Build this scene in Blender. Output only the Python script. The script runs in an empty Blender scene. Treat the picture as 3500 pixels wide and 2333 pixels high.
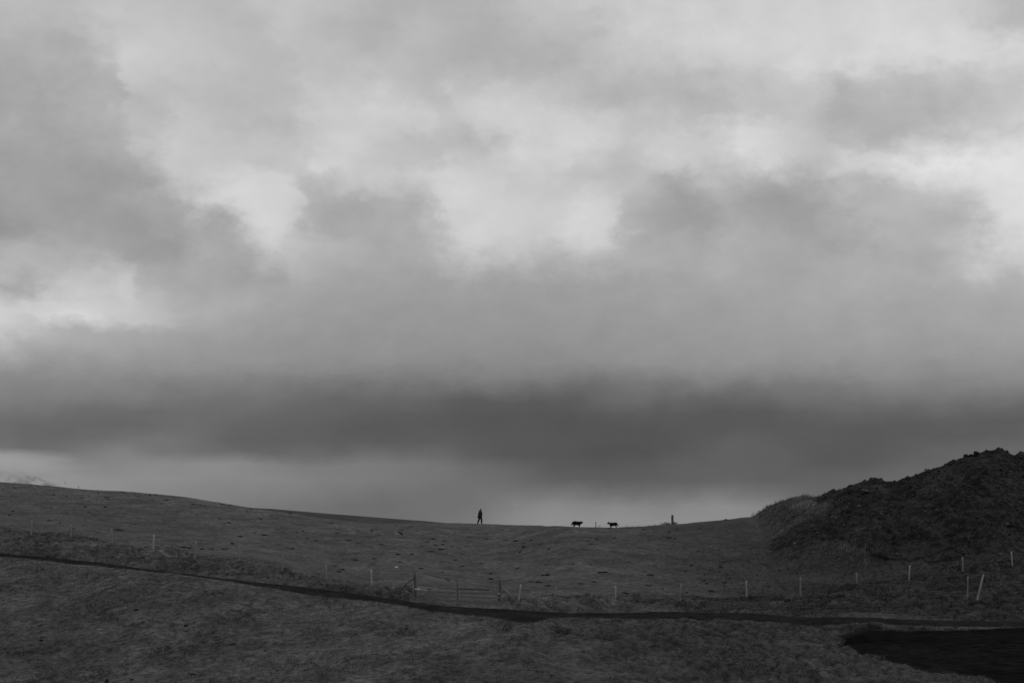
import bpy, bmesh, math, random
import numpy as np
from mathutils import Vector, Matrix
R = math.radians
sc = bpy.context.scene
C = sc.collection
rng = np.random.default_rng(7)
random.seed(7)

# ------------------------------------------------------------------ camera
F = 4861.0                       # focal length in photo pixels (50 mm on 36 mm)
PITCH = math.atan(633.5 / F)     # horizon lies low in the frame
CZ = 10.0                        # camera height over datum
cp, sp = math.cos(PITCH), math.sin(PITCH)
cam_d = bpy.data.cameras.new('camera'); cam = bpy.data.objects.new('camera', cam_d); C.objects.link(cam)
cam_d.lens = 50; cam_d.sensor_width = 36; cam_d.clip_start = 0.1; cam_d.clip_end = 30000
cam.location = (0, 0, CZ); cam.rotation_euler = (math.pi / 2 + PITCH, 0, 0)
sc.camera = cam
sc.view_settings.view_transform = 'Standard'; sc.view_settings.look = 'None'
sc.view_settings.gamma = 1; sc.view_settings.use_curve_mapping = False
sc.view_settings.exposure = 0.0
sc.cycles.max_bounces = 8; sc.cycles.diffuse_bounces = 2; sc.cycles.volume_bounces = 5
sc.cycles.use_denoising = True
sc.cycles.volume_step_rate = 1.0

# ------------------------------------------------------------------ small maths
def at(px, row, d):
    """photo direction at distance d (metres north of the camera) -> world point"""
    u = (px - 1750) / F; v = (1166.5 - row) / F
    dep = d / (cp - v * sp)
    return Vector((u * dep, d, CZ + dep * (sp + v * cp)))
def proj(x, y, z):
    zr = z - CZ
    dep = y * cp + zr * sp
    return 1750 + F * x / dep, 1166.5 - F * (-y * sp + zr * cp) / dep
def pchip_slopes(X, Y):
    h = np.diff(X, axis=-1); dl = np.diff(Y, axis=-1) / h
    m = np.zeros_like(Y)
    a, b = dl[..., :-1], dl[..., 1:]
    w1 = 2 * h[..., 1:] + h[..., :-1]; w2 = h[..., 1:] + 2 * h[..., :-1]
    ok = (a * b) > 0
    with np.errstate(divide='ignore', invalid='ignore'):
        hm = (w1 + w2) / (w1 / a + w2 / b)
    m[..., 1:-1] = np.where(ok, np.nan_to_num(hm), 0)
    m[..., 0] = dl[..., 0]; m[..., -1] = dl[..., -1]
    return m
def pchip_eval(X, Y, M, q):
    """X,Y,M (n,K); q (n,) one query per row"""
    n, K = X.shape
    k = np.clip((q[:, None] >= X).sum(1) - 1, 0, K - 2)
    i = np.arange(n)
    x0, x1, y0, y1, m0, m1 = X[i, k], X[i, k+1], Y[i, k], Y[i, k+1], M[i, k], M[i, k+1]
    h = x1 - x0; t = np.clip((q - x0) / h, 0, 1)
    t2, t3 = t*t, t*t*t
    return (2*t3-3*t2+1)*y0 + (t3-2*t2+t)*h*m0 + (-2*t3+3*t2)*y1 + (t3-t2)*h*m1
def pchip1(xs, ys, q):
    xs = np.asarray(xs, float); ys = np.asarray(ys, float); q = np.asarray(q, float)
    q = np.clip(q, xs[0], xs[-1]); n = q.size
    m = pchip_slopes(xs[None], ys[None])
    B = lambda a: np.broadcast_to(a, (n, len(xs)))
    return pchip_eval(B(xs[None]), B(ys[None]), B(m), q.ravel()).reshape(q.shape)
def pchip1_rows(xs, A, q):
    return np.array([pchip1(xs, A[:, j], q) for j in range(A.shape[1])]).T
def sst(a, b, x):
    t = np.clip((x - a) / (b - a), 0, 1); return t * t * (3 - 2 * t)
def hsh(ix, iy, seed):
    n = (ix.astype(np.int64) * 374761393 + iy.astype(np.int64) * 668265263 + seed * 974634541) & 0xffffffff
    n = ((n ^ (n >> 13)) * 1274126177) & 0xffffffff
    n = ((n ^ (n >> 16)) * 2246822519) & 0xffffffff
    return ((n ^ (n >> 15)) & 0xffffff) / float(0xffffff)
def vn(x, y, seed=0):
    ix, iy = np.floor(x), np.floor(y); fx, fy = x - ix, y - iy
    fx = fx*fx*fx*(fx*(fx*6-15)+10); fy = fy*fy*fy*(fy*(fy*6-15)+10)
    a, b = hsh(ix, iy, seed), hsh(ix+1, iy, seed); c, d = hsh(ix, iy+1, seed), hsh(ix+1, iy+1, seed)
    return (a + (b-a)*fx) * (1-fy) + (c + (d-c)*fx) * fy - 0.5
def fbm(x, y, oct=4, seed=0, gain=.5):
    o = 0; a = 1
    for k in range(oct):
        o = o + a * vn(x * 2**k + 17.3*k, y * 2**k - 9.1*k, seed + k); a *= gain
    return o
def domes(x, y, seed=0):
    """rounded cushions: 1 at each jittered cell centre falling to 0"""
    ix, iy = np.floor(x), np.floor(y); best = np.zeros_like(x)
    for i in (-1, 0, 1):
        for j in (-1, 0, 1):
            cx, cy = ix + i, iy + j
            px_ = cx + .5 + .8*(hsh(cx, cy, seed)-.5); py_ = cy + .5 + .8*(hsh(cx, cy, seed+5)-.5)
            r = .35 + .45*hsh(cx, cy, seed+9)
            d2 = ((x-px_)**2 + (y-py_)**2) / r**2
            best = np.maximum(best, r*np.sqrt(np.clip(1 - d2, 0, 1)))
    return best
def poly_sd(px, py, poly):
    """signed distance (negative inside) to a closed polygon"""
    P = np.asarray(poly, float); Q = np.roll(P, -1, 0)
    best = np.full(px.shape, 1e9); ins = np.zeros(px.shape, bool)
    for (ax, ay), (bx, by) in zip(P, Q):
        ex, ey = bx-ax, by-ay; wx, wy = px-ax, py-ay
        t = np.clip((wx*ex + wy*ey) / (ex*ex+ey*ey), 0, 1)
        best = np.minimum(best, (wx-ex*t)**2 + (wy-ey*t)**2)
        cond = (ay > py) != (by > py)
        with np.errstate(divide='ignore', invalid='ignore'):
            xi = ax + (py-ay)*ex/(ey if ey else 1e-9)
        ins ^= cond & (px < xi)
    return np.where(ins, -1, 1) * np.sqrt(best)
def line_d(px, py, pts):
    best = np.full(px.shape, 1e9)
    for (ax, ay), (bx, by) in zip(pts[:-1], pts[1:]):
        ex, ey = bx-ax, by-ay; wx, wy = px-ax, py-ay
        t = np.clip((wx*ex + wy*ey) / (ex*ex+ey*ey), 0, 1)
        best = np.minimum(best, (wx-ex*t)**2 + (wy-ey*t)**2)
    return np.sqrt(best)

# ------------------------------------------------------------------ sky: grey overcast, value table in (azimuth, elevation)
SKY = {  # photo row: (photo column, display grey)
0:(0,188,250,184,500,192,750,187,1000,194,1150,188,1300,178,1500,178,1650,180,1800,190,2000,197,2250,203,2500,207,2750,206,3000,210,3250,208,3375,196,3500,180),
100:(0,178,150,176,250,182,350,192,450,196,600,192,750,187,850,187,950,194,1050,188,1150,180,1300,178,1450,184,1600,176,1750,180,1900,186,2050,184,2150,196,2300,205,2500,208,2800,208,3050,210,3300,208,3400,196,3500,182),
200:(0,172,100,172,200,174,290,180,350,194,450,202,600,196,750,192,850,186,950,182,1050,190,1150,188,1250,182,1400,184,1550,180,1700,178,1850,176,1980,182,2100,192,2250,196,2330,196,2450,202,2600,204,2750,212,2850,206,2950,212,3100,214,3300,212,3500,208),
300:(0,166,100,166,200,172,300,176,380,178,430,196,520,192,600,186,700,186,800,184,900,184,1000,186,1100,192,1200,194,1350,192,1450,188,1520,186,1650,196,1800,192,1950,186,2100,180,2250,182,2330,182,2450,188,2600,196,2750,196,2850,180,2950,188,3050,186,3200,190,3300,188,3400,194,3500,196),
400:(0,165,100,168,200,172,300,175,400,178,470,184,550,184,640,196,720,192,780,184,900,184,1000,188,1080,196,1150,200,1250,200,1350,204,1450,204,1530,192,1620,196,1750,204,1900,206,2000,200,2080,192,2250,190,2330,186,2450,184,2550,190,2650,194,2750,188,2850,176,3000,176,3150,180,3250,186,3350,194,3500,202),
480:(0,162,100,164,200,166,300,170,400,172,460,186,540,190,640,196,760,194,880,192,1000,196,1150,200,1250,206,1330,198,1400,188,1500,190,1640,182,1750,192,1850,206,1950,212,2030,206,2100,196,2250,202,2350,200,2450,200,2580,210,2680,200,2780,190,2900,184,3050,184,3200,196,3350,200,3450,210,3500,216),
550:(0,160,100,160,200,162,300,162,400,166,480,176,560,184,640,194,760,194,900,196,1000,194,1100,202,1150,206,1260,194,1400,190,1500,186,1560,196,1680,194,1760,200,1850,210,1920,212,1990,196,2080,188,2180,192,2280,196,2350,198,2420,192,2480,198,2560,190,2610,206,2680,196,2780,190,2860,196,2940,206,3020,208,3120,218,3250,222,3400,222,3500,220),
620:(0,160,100,158,200,157,300,158,400,160,500,164,580,174,660,184,740,198,800,208,900,212,980,206,1020,190,1100,182,1180,188,1230,194,1280,200,1350,196,1450,204,1580,206,1700,200,1780,198,1850,201,1950,193,2050,188,2120,192,2200,182,2260,170,2350,166,2420,178,2500,176,2600,172,2700,168,2800,172,2900,184,3000,196,3070,206,3150,202,3230,206,3350,216,3500,220),
690:(0,156,150,158,300,156,450,160,560,162,650,168,700,184,760,202,820,212,900,208,960,206,1000,192,1060,176,1150,170,1250,172,1340,174,1420,184,1500,200,1600,212,1700,207,1800,204,1900,198,1960,202,2040,206,2100,198,2140,184,2220,172,2320,160,2400,164,2480,168,2560,160,2660,158,2760,162,2860,172,2960,178,3060,180,3150,186,3230,186,3310,198,3360,212,3500,218),
760:(0,152,150,156,300,160,420,158,520,156,620,160,700,166,760,174,820,196,880,206,950,204,1010,184,1060,172,1150,168,1250,168,1350,172,1430,176,1500,186,1570,202,1660,209,1750,206,1790,200,1850,202,1950,206,2050,206,2110,194,2150,176,2250,164,2330,158,2430,164,2530,168,2620,160,2730,158,2830,164,2920,170,3030,180,3110,178,3200,176,3290,182,3370,198,3430,212,3500,214),
830:(0,158,120,162,250,170,350,164,450,158,560,156,650,162,750,172,830,180,900,192,1000,190,1060,184,1120,178,1200,174,1300,168,1380,170,1450,178,1520,186,1600,202,1680,200,1740,195,1820,190,1870,192,1950,198,2030,192,2100,184,2180,172,2260,168,2340,164,2440,170,2560,172,2680,164,2800,162,2900,168,3000,176,3130,178,3250,182,3350,192,3430,204,3500,208),
900:(0,178,80,180,160,176,240,174,320,178,390,184,450,172,560,164,650,166,750,166,850,160,940,170,1030,176,1120,170,1200,166,1300,166,1400,168,1480,170,1560,180,1650,180,1750,174,1850,174,1950,176,2050,174,2150,172,2250,170,2350,168,2450,172,2560,166,2700,162,2830,166,2950,170,3080,172,3200,172,3330,180,3430,192,3500,196),
970:(0,170,80,168,160,184,240,190,330,192,400,196,470,180,560,170,640,166,740,166,850,162,950,164,1060,172,1150,162,1300,160,1450,160,1600,160,1750,160,1900,158,2050,160,2200,162,2330,164,2450,164,2600,164,2800,166,3000,168,3200,168,3350,172,3430,176,3500,176),
1030:(0,196,70,192,130,206,200,196,270,200,350,196,430,192,500,184,580,180,660,172,750,170,850,168,1000,162,1150,158,1300,156,1450,157,1600,156,1750,155,1900,155,2050,157,2200,158,2350,159,2500,160,2700,162,2900,163,3100,163,3300,166,3500,168),
1070:(0,204,80,196,150,198,220,212,290,208,350,196,420,190,480,190,560,182,660,170,760,166,900,162,1100,156,1300,154,1500,153,1750,152,2000,153,2250,155,2500,157,2750,160,3000,161,3250,162,3500,164),
1110:(0,204,60,196,120,184,200,176,300,172,400,172,500,170,600,164,750,160,900,156,1100,153,1300,150,1500,150,1750,149,2000,149,2250,152,2500,155,2750,157,3000,158,3250,160,3500,161),
1180:(0,180,100,170,250,165,400,162,600,156,800,150,1000,146,1200,146,1400,144,1600,144,1800,142,2000,143,2200,146,2400,148,2600,150,2800,151,3000,152,3250,152,3500,153),
1250:(0,152,200,150,400,148,600,146,800,143,1000,140,1200,138,1400,134,1600,134,1800,132,2000,132,2200,136,2400,138,2600,138,2800,138,3000,140,3250,141,3500,142),
1310:(0,134,150,132,300,136,450,132,600,130,750,126,900,124,1050,122,1150,120,1300,118,1450,118,1600,118,1750,116,1900,112,2050,110,2200,118,2350,118,2500,116,2650,118,2800,120,3000,124,3200,126,3350,128,3500,130),
1370:(0,126,150,122,300,120,450,118,600,114,750,112,900,112,1000,106,1150,102,1300,104,1450,100,1550,94,1700,92,1850,90,1950,94,2050,100,2200,104,2300,100,2450,98,2600,100,2700,106,2850,108,3000,108,3150,112,3300,110,3500,110),
1430:(0,110,150,108,300,106,400,104,520,104,650,108,800,106,950,100,1100,98,1200,94,1350,92,1500,90,1650,87,1800,86,1950,86,2100,88,2250,88,2350,88,2500,88,2650,90,2800,92,2950,92,3100,94,3250,96,3400,92,3500,92),
1480:(0,112,100,106,200,104,350,106,480,110,560,114,650,112,800,100,950,98,1100,94,1200,90,1350,90,1500,90,1650,88,1800,86,1950,84,2100,84,2250,84,2400,88,2550,92,2700,90,2850,88,3000,88,3150,88,3300,90,3500,94),
1530:(0,118,100,112,200,114,330,120,420,126,520,118,620,116,750,106,850,100,950,102,1050,104,1150,102,1300,100,1450,100,1600,94,1750,90,1900,88,2050,86,2200,84,2350,90,2500,98,2650,94,2800,90,2950,90,3100,94,3250,98,3500,102),
1570:(0,130,150,126,300,128,450,136,600,134,750,138,850,128,950,120,1050,120,1150,116,1250,118,1400,114,1500,114,1600,102,1750,94,1900,92,2050,88,2200,90,2350,96,2500,100,2650,100,2800,92,2950,92,3100,98,3250,104,3500,106),
1610:(0,152,200,148,400,146,600,144,800,142,950,138,1050,130,1150,130,1300,126,1450,122,1600,116,1700,114,1800,108,1900,98,2050,96,2200,98,2350,104,2500,104,2650,100,2800,96,2950,98,3100,104,3300,108,3500,108),
1650:(0,158,200,150,400,146,600,142,800,138,1000,134,1150,128,1300,124,1450,120,1600,116,1750,112,1900,106,2050,102,2200,102,2350,106,2500,108,2650,104,2750,104,2900,104,3100,108,3500,108),
1700:(0,160,300,148,600,138,800,132,1000,126,1150,120,1300,116,1450,118,1600,118,1750,126,1900,130,2050,126,2200,124,2350,130,2450,134,2550,130,2650,124,2750,110,2900,106,3500,108),
1745:(0,160,600,138,800,128,1000,122,1150,116,1300,114,1450,118,1600,120,1700,128,1800,140,1900,142,2000,140,2100,144,2250,140,2400,142,2550,142,2650,136,2800,120,3500,110),
1795:(0,160,600,138,1000,122,1200,114,1400,116,1550,122,1700,136,1850,146,2000,146,2200,146,2400,144,2600,140,2800,124,3500,110),
}
def build_sky():
    rows = np.array(sorted(SKY), float); cols = np.arange(-200, 3701, 20.0)
    T = np.array([np.interp(cols, SKY[int(r)][0::2], SKY[int(r)][1::2]) for r in rows])
    dr = np.arange(0, 1801, 20.0)
    T = pchip1_rows(rows, T, dr); rows = dr
    g = np.exp(-.5*(np.arange(-15, 16)/5.0)**2); g /= g.sum()
    blur = lambda A: np.array([np.convolve(np.pad(t, 15, 'edge'), g, 'valid') for t in A])
    T = T*(1 - .055*sst(1500, 1580, rows))[:, None]
    T = np.where((T > 202) & (cols[None] < 2250), 202 + .5*(T - 202), T)
    T = T + .32*(T - blur(blur(T).T).T)
    AZ = np.linspace(-.352, .352, 64); EL = np.linspace(-.004, .372, 42)
    tab = np.zeros((len(EL), len(AZ)))
    for i, e in enumerate(EL):
        x = np.sin(AZ)*math.cos(e); y = np.cos(AZ)*math.cos(e); z = np.full_like(AZ, math.sin(e))
        px, rw = proj(x*100, y*100, z*100 + CZ)
        px = np.clip(px, cols[0], cols[-1]); rw = np.clip(rw, rows[0], rows[-1])
        ci = np.clip((px - cols[0])/20, 0, len(cols)-1.001); c0 = ci.astype(int); cf = ci - c0
        V = T[:, c0]*(1-cf) + T[:, c0+1]*cf           # (rows, az)
        m = pchip_slopes(np.broadcast_to(rows, (len(AZ), len(rows))).copy(), V.T.copy())
        tab[i] = pchip_eval(np.broadcast_to(rows, (len(AZ), len(rows))), V.T, m, rw)
    w = bpy.data.worlds.new('World'); w.use_nodes = True
    nt = w.node_tree; nt.nodes.clear(); N = nt.nodes.new; L = nt.links.new
    def math_(op, a, b=None, c=None, clamp=False):
        n = N('ShaderNodeMath'); n.operation = op; n.use_clamp = clamp
        for k_, v in enumerate((a, b, c)):
            if v is None: continue
            if isinstance(v, (int, float)): n.inputs[k_].default_value = v
            else: L(v, n.inputs[k_])
        return n.outputs[0]
    def mrange(v, a, b, c=0., d=1., smooth=False):
        n = N('ShaderNodeMapRange'); n.interpolation_type = 'SMOOTHSTEP' if smooth else 'LINEAR'
        L(v, n.inputs[0])
        for k_, q in zip((1, 2, 3, 4), (a, b, c, d)): n.inputs[k_].default_value = q
        return n.outputs[0]
    def vmath(op, a, b=None, s=None):
        n = N('ShaderNodeVectorMath'); n.operation = op
        L(a, n.inputs[0])
        if b is not None:
            if isinstance(b, tuple): n.inputs[1].default_value = b
            else: L(b, n.inputs[1])
        if s is not None:
            if isinstance(s, (int, float)): n.inputs['Scale'].default_value = s
            else: L(s, n.inputs['Scale'])
        return n.outputs[0]
    def noise(vec, scale, detail, rough=.55, out=1):
        n = N('ShaderNodeTexNoise'); n.inputs['Scale'].default_value = scale
        n.inputs['Detail'].default_value = detail; n.inputs['Roughness'].default_value = rough
        L(vec, n.inputs['Vector']); return n.outputs[out]
    def lerp(f, a, b):
        n = N('ShaderNodeMix'); n.data_type = 'FLOAT'; n.clamp_factor = True
        L(f, n.inputs[0])
        for k_, v in ((2, a), (3, b)):
            if isinstance(v, (int, float)): n.inputs[k_].default_value = v
            else: L(v, n.inputs[k_])
        return n.outputs[0]
    def ramp(fac, vals, pos=None, mode='CARDINAL'):
        n = N('ShaderNodeValToRGB'); r = n.color_ramp; r.interpolation = mode
        pos = pos if pos is not None else np.linspace(0, 1, len(vals))
        while len(r.elements) < len(vals): r.elements.new(.5)
        for e_, p_, v_ in zip(r.elements, pos, vals):
            e_.position = float(p_); e_.color = (v_, v_, v_, 1)
        L(fac, n.inputs[0]); return n.outputs[0]
    def curve(x, vals):
        n = N('ShaderNodeFloatCurve'); n.inputs[0].default_value = 1; cm = n.mapping; pts = cm.curves[0].points
        xs = np.linspace(0, 1, len(vals)); pts[0].location = (0, vals[0]); pts[1].location = (1, vals[-1])
        for x_, v_ in zip(xs[1:-1], vals[1:-1]): pts.new(float(x_), float(v_))
        cm.update(); L(x, n.inputs[1]); return n.outputs[0]
    tc = N('ShaderNodeTexCoord'); d0 = vmath('NORMALIZE', tc.outputs['Generated'])
    st = vmath('MULTIPLY', d0, (1, 1, 1.5))
    n1 = noise(st, 15, 8, .62); w1 = vmath('SCALE', vmath('SUBTRACT', n1, (.5, .5, .5)), s=.072)
    sz = N('ShaderNodeSeparateXYZ'); L(d0, sz.inputs[0]); lowcalm = mrange(sz.outputs[2], .07, .17, .30, 1.)
    n2 = noise(st, 55, 7, .6); w2 = vmath('SCALE', vmath('SUBTRACT', n2, (.5, .5, .5)), s=.030)
    d1 = vmath('NORMALIZE', vmath('ADD', d0, vmath('MULTIPLY', vmath('SCALE', vmath('ADD', w1, w2), s=lowcalm), (1, 1, .62))))
    sep = N('ShaderNodeSeparateXYZ'); L(d1, sep.inputs[0])
    az = math_('ARCTAN2', sep.outputs[0], sep.outputs[1]); el = math_('ARCSINE', sep.outputs[2])
    fx = mrange(az, AZ[0], AZ[-1])
    val = None
    for i, e in enumerate(EL):
        t = tab[i] / 255
        if val is None:
            val = curve(fx, t); continue
        dep = lambda q: math_('MULTIPLY_ADD', val, 1e-6, q)     # keeps the rows in order on the shader stack
        val = lerp(mrange(dep(el), EL[i-1], EL[i]), val, curve(dep(fx), t))
    # the rest of the dome goes on as the same overcast: dark bank low, brighter overhead
    gv = [110, 132, 112, 92, 122, 150, 172, 186, 194, 196, 196]; ge = [-20, 0, 2.8, 5, 8, 11, 14, 18, 25, 40, 90]
    gen = ramp(mrange(el, R(-20), R(90)), [g/255 for g in gv], [(g+20)/110 for g in ge], 'EASE')
    gen = math_('ADD', gen, mrange(noise(st, 3.2, 6, .55, 0), .3, .7, -.06, .06))
    aa = math_('ABSOLUTE', az)
    out = math_('MAXIMUM', mrange(aa, .355, .62, smooth=True), mrange(el, .375, .6, smooth=True))
    val = lerp(out, val, gen)
    fine = mrange(noise(st, 30, 8, .6, 0), .25, .75, -.02, .02)
    val = math_('ADD', val, math_('MULTIPLY', fine, mrange(el, R(6), R(11), .45, 1.25)))
    lin = math_('POWER', math_('DIVIDE', math_('ADD', math_('MAXIMUM', val, .02), .055), 1.055), 2.4)
    sky = N('ShaderNodeTexSky'); sky.sky_type = 'NISHITA'; sky.sun_disc = False
    sky.sun_elevation = R(42); sky.sun_rotation = R(62); sky.air_density = 1; sky.dust_density = 4
    bw = N('ShaderNodeRGBToBW'); L(sky.outputs[0], bw.inputs[0])
    tot = lerp(N('ShaderNodeValue').outputs[0], math_('MULTIPLY', lin, 10), bw.outputs[0])
    tot.node.inputs[0].links[0].from_node.outputs[0].default_value = .02
    bg = N('ShaderNodeBackground'); L(tot, bg.inputs[0]); bg.inputs[1].default_value = .1
    o = N('ShaderNodeOutputWorld'); L(bg.outputs[0], o.inputs[0])
    sc.world = w
build_sky()

# ------------------------------------------------------------------ sun behind thick cloud, from the right and a little ahead
sd = bpy.data.lights.new('sun', 'SUN'); sun = bpy.data.objects.new('sun', sd); C.objects.link(sun)
sd.energy = .6; sd.angle = R(28); sd.color = (1, 1, 1)
a_, e_ = R(62), R(42)
sun.rotation_euler = Vector((math.sin(a_)*math.cos(e_), math.cos(a_)*math.cos(e_), math.sin(e_))).to_track_quat('Z', 'Y').to_euler()
sun.location = (60, 60, 80)

# ------------------------------------------------------------------ materials (all neutral grey: the photograph is black and white)
def mat(name, lo, hi, scale=4., detail=6, rough=.9, bump=.0, bump_scale=None, coord='Object', stretch=(1, 1, 1), attr=None, spec=.15, contrast=(.3, .7), second=None):
    m = bpy.data.materials.new(name); m.use_nodes = True; nt = m.node_tree
    b = nt.nodes['Principled BSDF']; N = nt.nodes.new; L = nt.links.new
    b.inputs['Roughness'].default_value = rough; b.inputs['Specular IOR Level'].default_value = spec
    tc = N('ShaderNodeTexCoord'); mp = N('ShaderNodeMapping'); mp.inputs['Scale'].default_value = stretch
    L(tc.outputs[coord], mp.inputs[0])
    n = N('ShaderNodeTexNoise'); n.inputs['Scale'].default_value = scale; n.inputs['Detail'].default_value = detail; n.inputs['Roughness'].default_value = .62
    L(mp.outputs[0], n.inputs['Vector'])
    r = N('ShaderNodeMapRange'); L(n.outputs[0], r.inputs[0]); r.inputs[1].default_value, r.inputs[2].default_value = contrast
    r.inputs[3].default_value = lo; r.inputs[4].default_value = hi
    v = r.outputs[0]
    def mul(v, w):
        q = N('ShaderNodeMath'); q.operation = 'MULTIPLY'; L(v, q.inputs[0]); L(w, q.inputs[1]); return q.outputs[0]
    for s2, a2, b2 in (second or ()):
        n2 = N('ShaderNodeTexNoise'); n2.inputs['Scale'].default_value = s2; n2.inputs['Detail'].default_value = 4
        L(mp.outputs[0], n2.inputs['Vector'])
        r2 = N('ShaderNodeMapRange'); L(n2.outputs[0], r2.inputs[0]); r2.inputs[1].default_value, r2.inputs[2].default_value = .3, .7
        r2.inputs[3].default_value = a2; r2.inputs[4].default_value = b2
        v = mul(v, r2.outputs[0])
    if attr:
        at_ = N('ShaderNodeAttribute'); at_.attribute_name = attr; v = mul(v, at_.outputs['Fac'])
    cc = N('ShaderNodeCombineColor')
    for k in range(3): L(v, cc.inputs[k])
    L(cc.outputs[0], b.inputs['Base Color'])
    if bump:
        nb = N('ShaderNodeTexNoise'); nb.inputs['Scale'].default_value = bump_scale or scale*2; nb.inputs['Detail'].default_value = 6; nb.inputs['Roughness'].default_value = .65
        L(mp.outputs[0], nb.inputs['Vector'])
        bp = N('ShaderNodeBump'); bp.inputs['Strength'].default_value = 1; bp.inputs['Distance'].default_value = bump
        L(nb.outputs[0], bp.inputs['Height']); L(bp.outputs[0], b.inputs['Normal'])
    return m
M = {
 'turf': mat('turf', .018, .108, 2.6, 10, bump=.16, bump_scale=3.5, attr='tone', second=((.33, .84, 1.16), (6, .7, 1.3), (.06, .88, 1.12))),
 'blade': mat('grass_blade', .8, 1.2, 1.5, 3, attr='tone', spec=.1),
 'gravel': mat('black_gravel', .009, .028, 3, 9, bump=.05, bump_scale=14, spec=0, second=((.4, .7, 1.3),)),
 'sand': mat('black_sand', .003, .015, 3, 9, bump=.04, bump_scale=14, spec=0, stretch=(.5, 1, 1), second=((.3, .7, 1.4),)),
 'rock': mat('lava_rock', .006, .036, 1.6, 10, bump=.22, bump_scale=3.2, spec=.12, second=((.25, .6, 1.35),)),
 'stone': mat('lichen_stone', .012, .085, 2.5, 8, bump=.05, attr='tone'),
 'clod': mat('peat_clod', .014, .030, 6, 6, bump=.05, spec=.02),
 'wood_pale': mat('weathered_wood', .23, .37, 6, 6, stretch=(4, 4, .4), bump=.01, spec=.1),
 'wood_grey': mat('grey_wood', .16, .26, 6, 6, stretch=(4, 4, .4), bump=.01, spec=.1),
 'wood_dark': mat('dark_wood', .075, .125, 6, 6, stretch=(4, 4, .4), bump=.01, spec=.1),
 'board': mat('gate_board', .13, .20, 5, 6, stretch=(.4, 4, 4), bump=.01, spec=.1),
 'wire': mat('galvanised_wire', .10, .16, 20, 2, rough=.6),
 'rope': mat('pale_rope', .55, .75, 30, 3),
 'fur': mat('black_fur', .006, .014, 12, 6, bump=.02, spec=.03),
 'fur_white': mat('white_fur', .20, .32, 12, 6, bump=.02, spec=.1),
 'coat': mat('waxed_coat', .016, .032, 9, 6, bump=.01, spec=.06),
 'trouser': mat('black_trousers', .008, .014, 9, 4, spec=.05),
 'cap': mat('tweed_cap', .05, .09, 40, 4),
 'skin': mat('skin', .13, .17, 20, 3, rough=.6),
 'boot': mat('boot_leather', .01, .02, 9, 4),
 'snow': mat('snow_and_rock', .27, .48, .03, 12, stretch=(1, .5, .3), contrast=(.40, .58), second=((.006, .55, 1.15),), bump=0),
 'weed': mat('dry_weed', .03, .06, 9, 3),
}

# ------------------------------------------------------------------ mesh helpers
def grid_mesh(name, V, nu, nv, material, smooth=True, attrs=None, keep=None):
    """V (nu*nv,3), u-major"""
    idx = np.arange(nu*nv).reshape(nu, nv)
    q = np.stack([idx[:-1, :-1], idx[1:, :-1], idx[1:, 1:], idx[:-1, 1:]], -1).reshape(-1, 4)
    if keep is not None:
        q = q[keep[q].all(1)]
        used = np.unique(q); rem = np.full(nu*nv, -1); rem[used] = np.arange(len(used)); q = rem[q]; V = V[used]
        attrs = {k: a[used] for k, a in (attrs or {}).items()}
    return np_mesh(name, V, q, material, smooth, attrs)
def np_mesh(name, V, faces, material, smooth=True, attrs=None, parent=None):
    me = bpy.data.meshes.new(name); n, k = faces.shape
    me.vertices.add(len(V)); me.vertices.foreach_set('co', np.ascontiguousarray(V, np.float32).ravel())
    me.loops.add(n*k); me.loops.foreach_set('vertex_index', np.ascontiguousarray(faces, np.int32).ravel())
    me.polygons.add(n); me.polygons.foreach_set('loop_start', np.arange(0, n*k, k, dtype=np.int32))
    me.polygons.foreach_set('use_smooth', np.full(n, smooth))
    me.update(calc_edges=True)
    for a, v in (attrs or {}).items():
        at_ = me.attributes.new(a, 'FLOAT', 'POINT'); at_.data.foreach_set('value', np.ascontiguousarray(v, np.float32))
    me.materials.append(material)
    o = bpy.data.objects.new(name, me); C.objects.link(o)
    if parent: o.parent = parent
    return o
def obj(name, bm, material, parent=None, smooth=False, loc=None):
    me = bpy.data.meshes.new(name); bm.to_mesh(me); bm.free()
    for p in me.polygons: p.use_smooth = smooth
    for m_ in (material if isinstance(material, (list, tuple)) else [material]): me.materials.append(m_)
    o = bpy.data.objects.new(name, me); C.objects.link(o)
    if parent: o.parent = parent
    if loc is not None: o.location = loc
    return o
def tag(o, label=None, cat=None, group=None, kind=None):
    if label: o['label'] = label
    if cat: o['category'] = cat
    if group: o['group'] = group
    if kind: o['kind'] = kind
    return o
def thing(name, label, cat, loc, group=None, rz=0):
    o = bpy.data.objects.new(name, None); C.objects.link(o); o.location = loc; o.rotation_euler = (0, 0, rz)
    o.empty_display_size = .3
    return tag(o, label, cat, group)
def tube(bm, pts, rad, n=8, cap=True, wob=0, jit=None):
    """swept tube through pts with per-point radius"""
    pts = [Vector(p) for p in pts]; rad = rad if isinstance(rad, (list, tuple)) else [rad]*len(pts)
    rings = []; ref = Vector((1, 0, 0))
    for i, p in enumerate(pts):
        t = (pts[min(i+1, len(pts)-1)] - pts[max(i-1, 0)]).normalized()
        if abs(t.dot(ref)) > .95: ref = Vector((0, 1, 0)) if abs(t.y) < .9 else Vector((0, 0, 1))
        a = (ref - t*ref.dot(t)).normalized(); b = t.cross(a)
        rings.append([bm.verts.new(p + (a*math.cos(2*math.pi*k/n) + b*math.sin(2*math.pi*k/n))*rad[i]*(1 + (random.uniform(-wob, wob) if wob else 0))) for k in range(n)])
    for r0, r1 in zip(rings[:-1], rings[1:]):
        for k in range(n): bm.faces.new((r0[k], r0[(k+1) % n], r1[(k+1) % n], r1[k]))
    if cap:
        bm.faces.new(rings[0][::-1]); bm.faces.new(rings[-1])
    return bm
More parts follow.
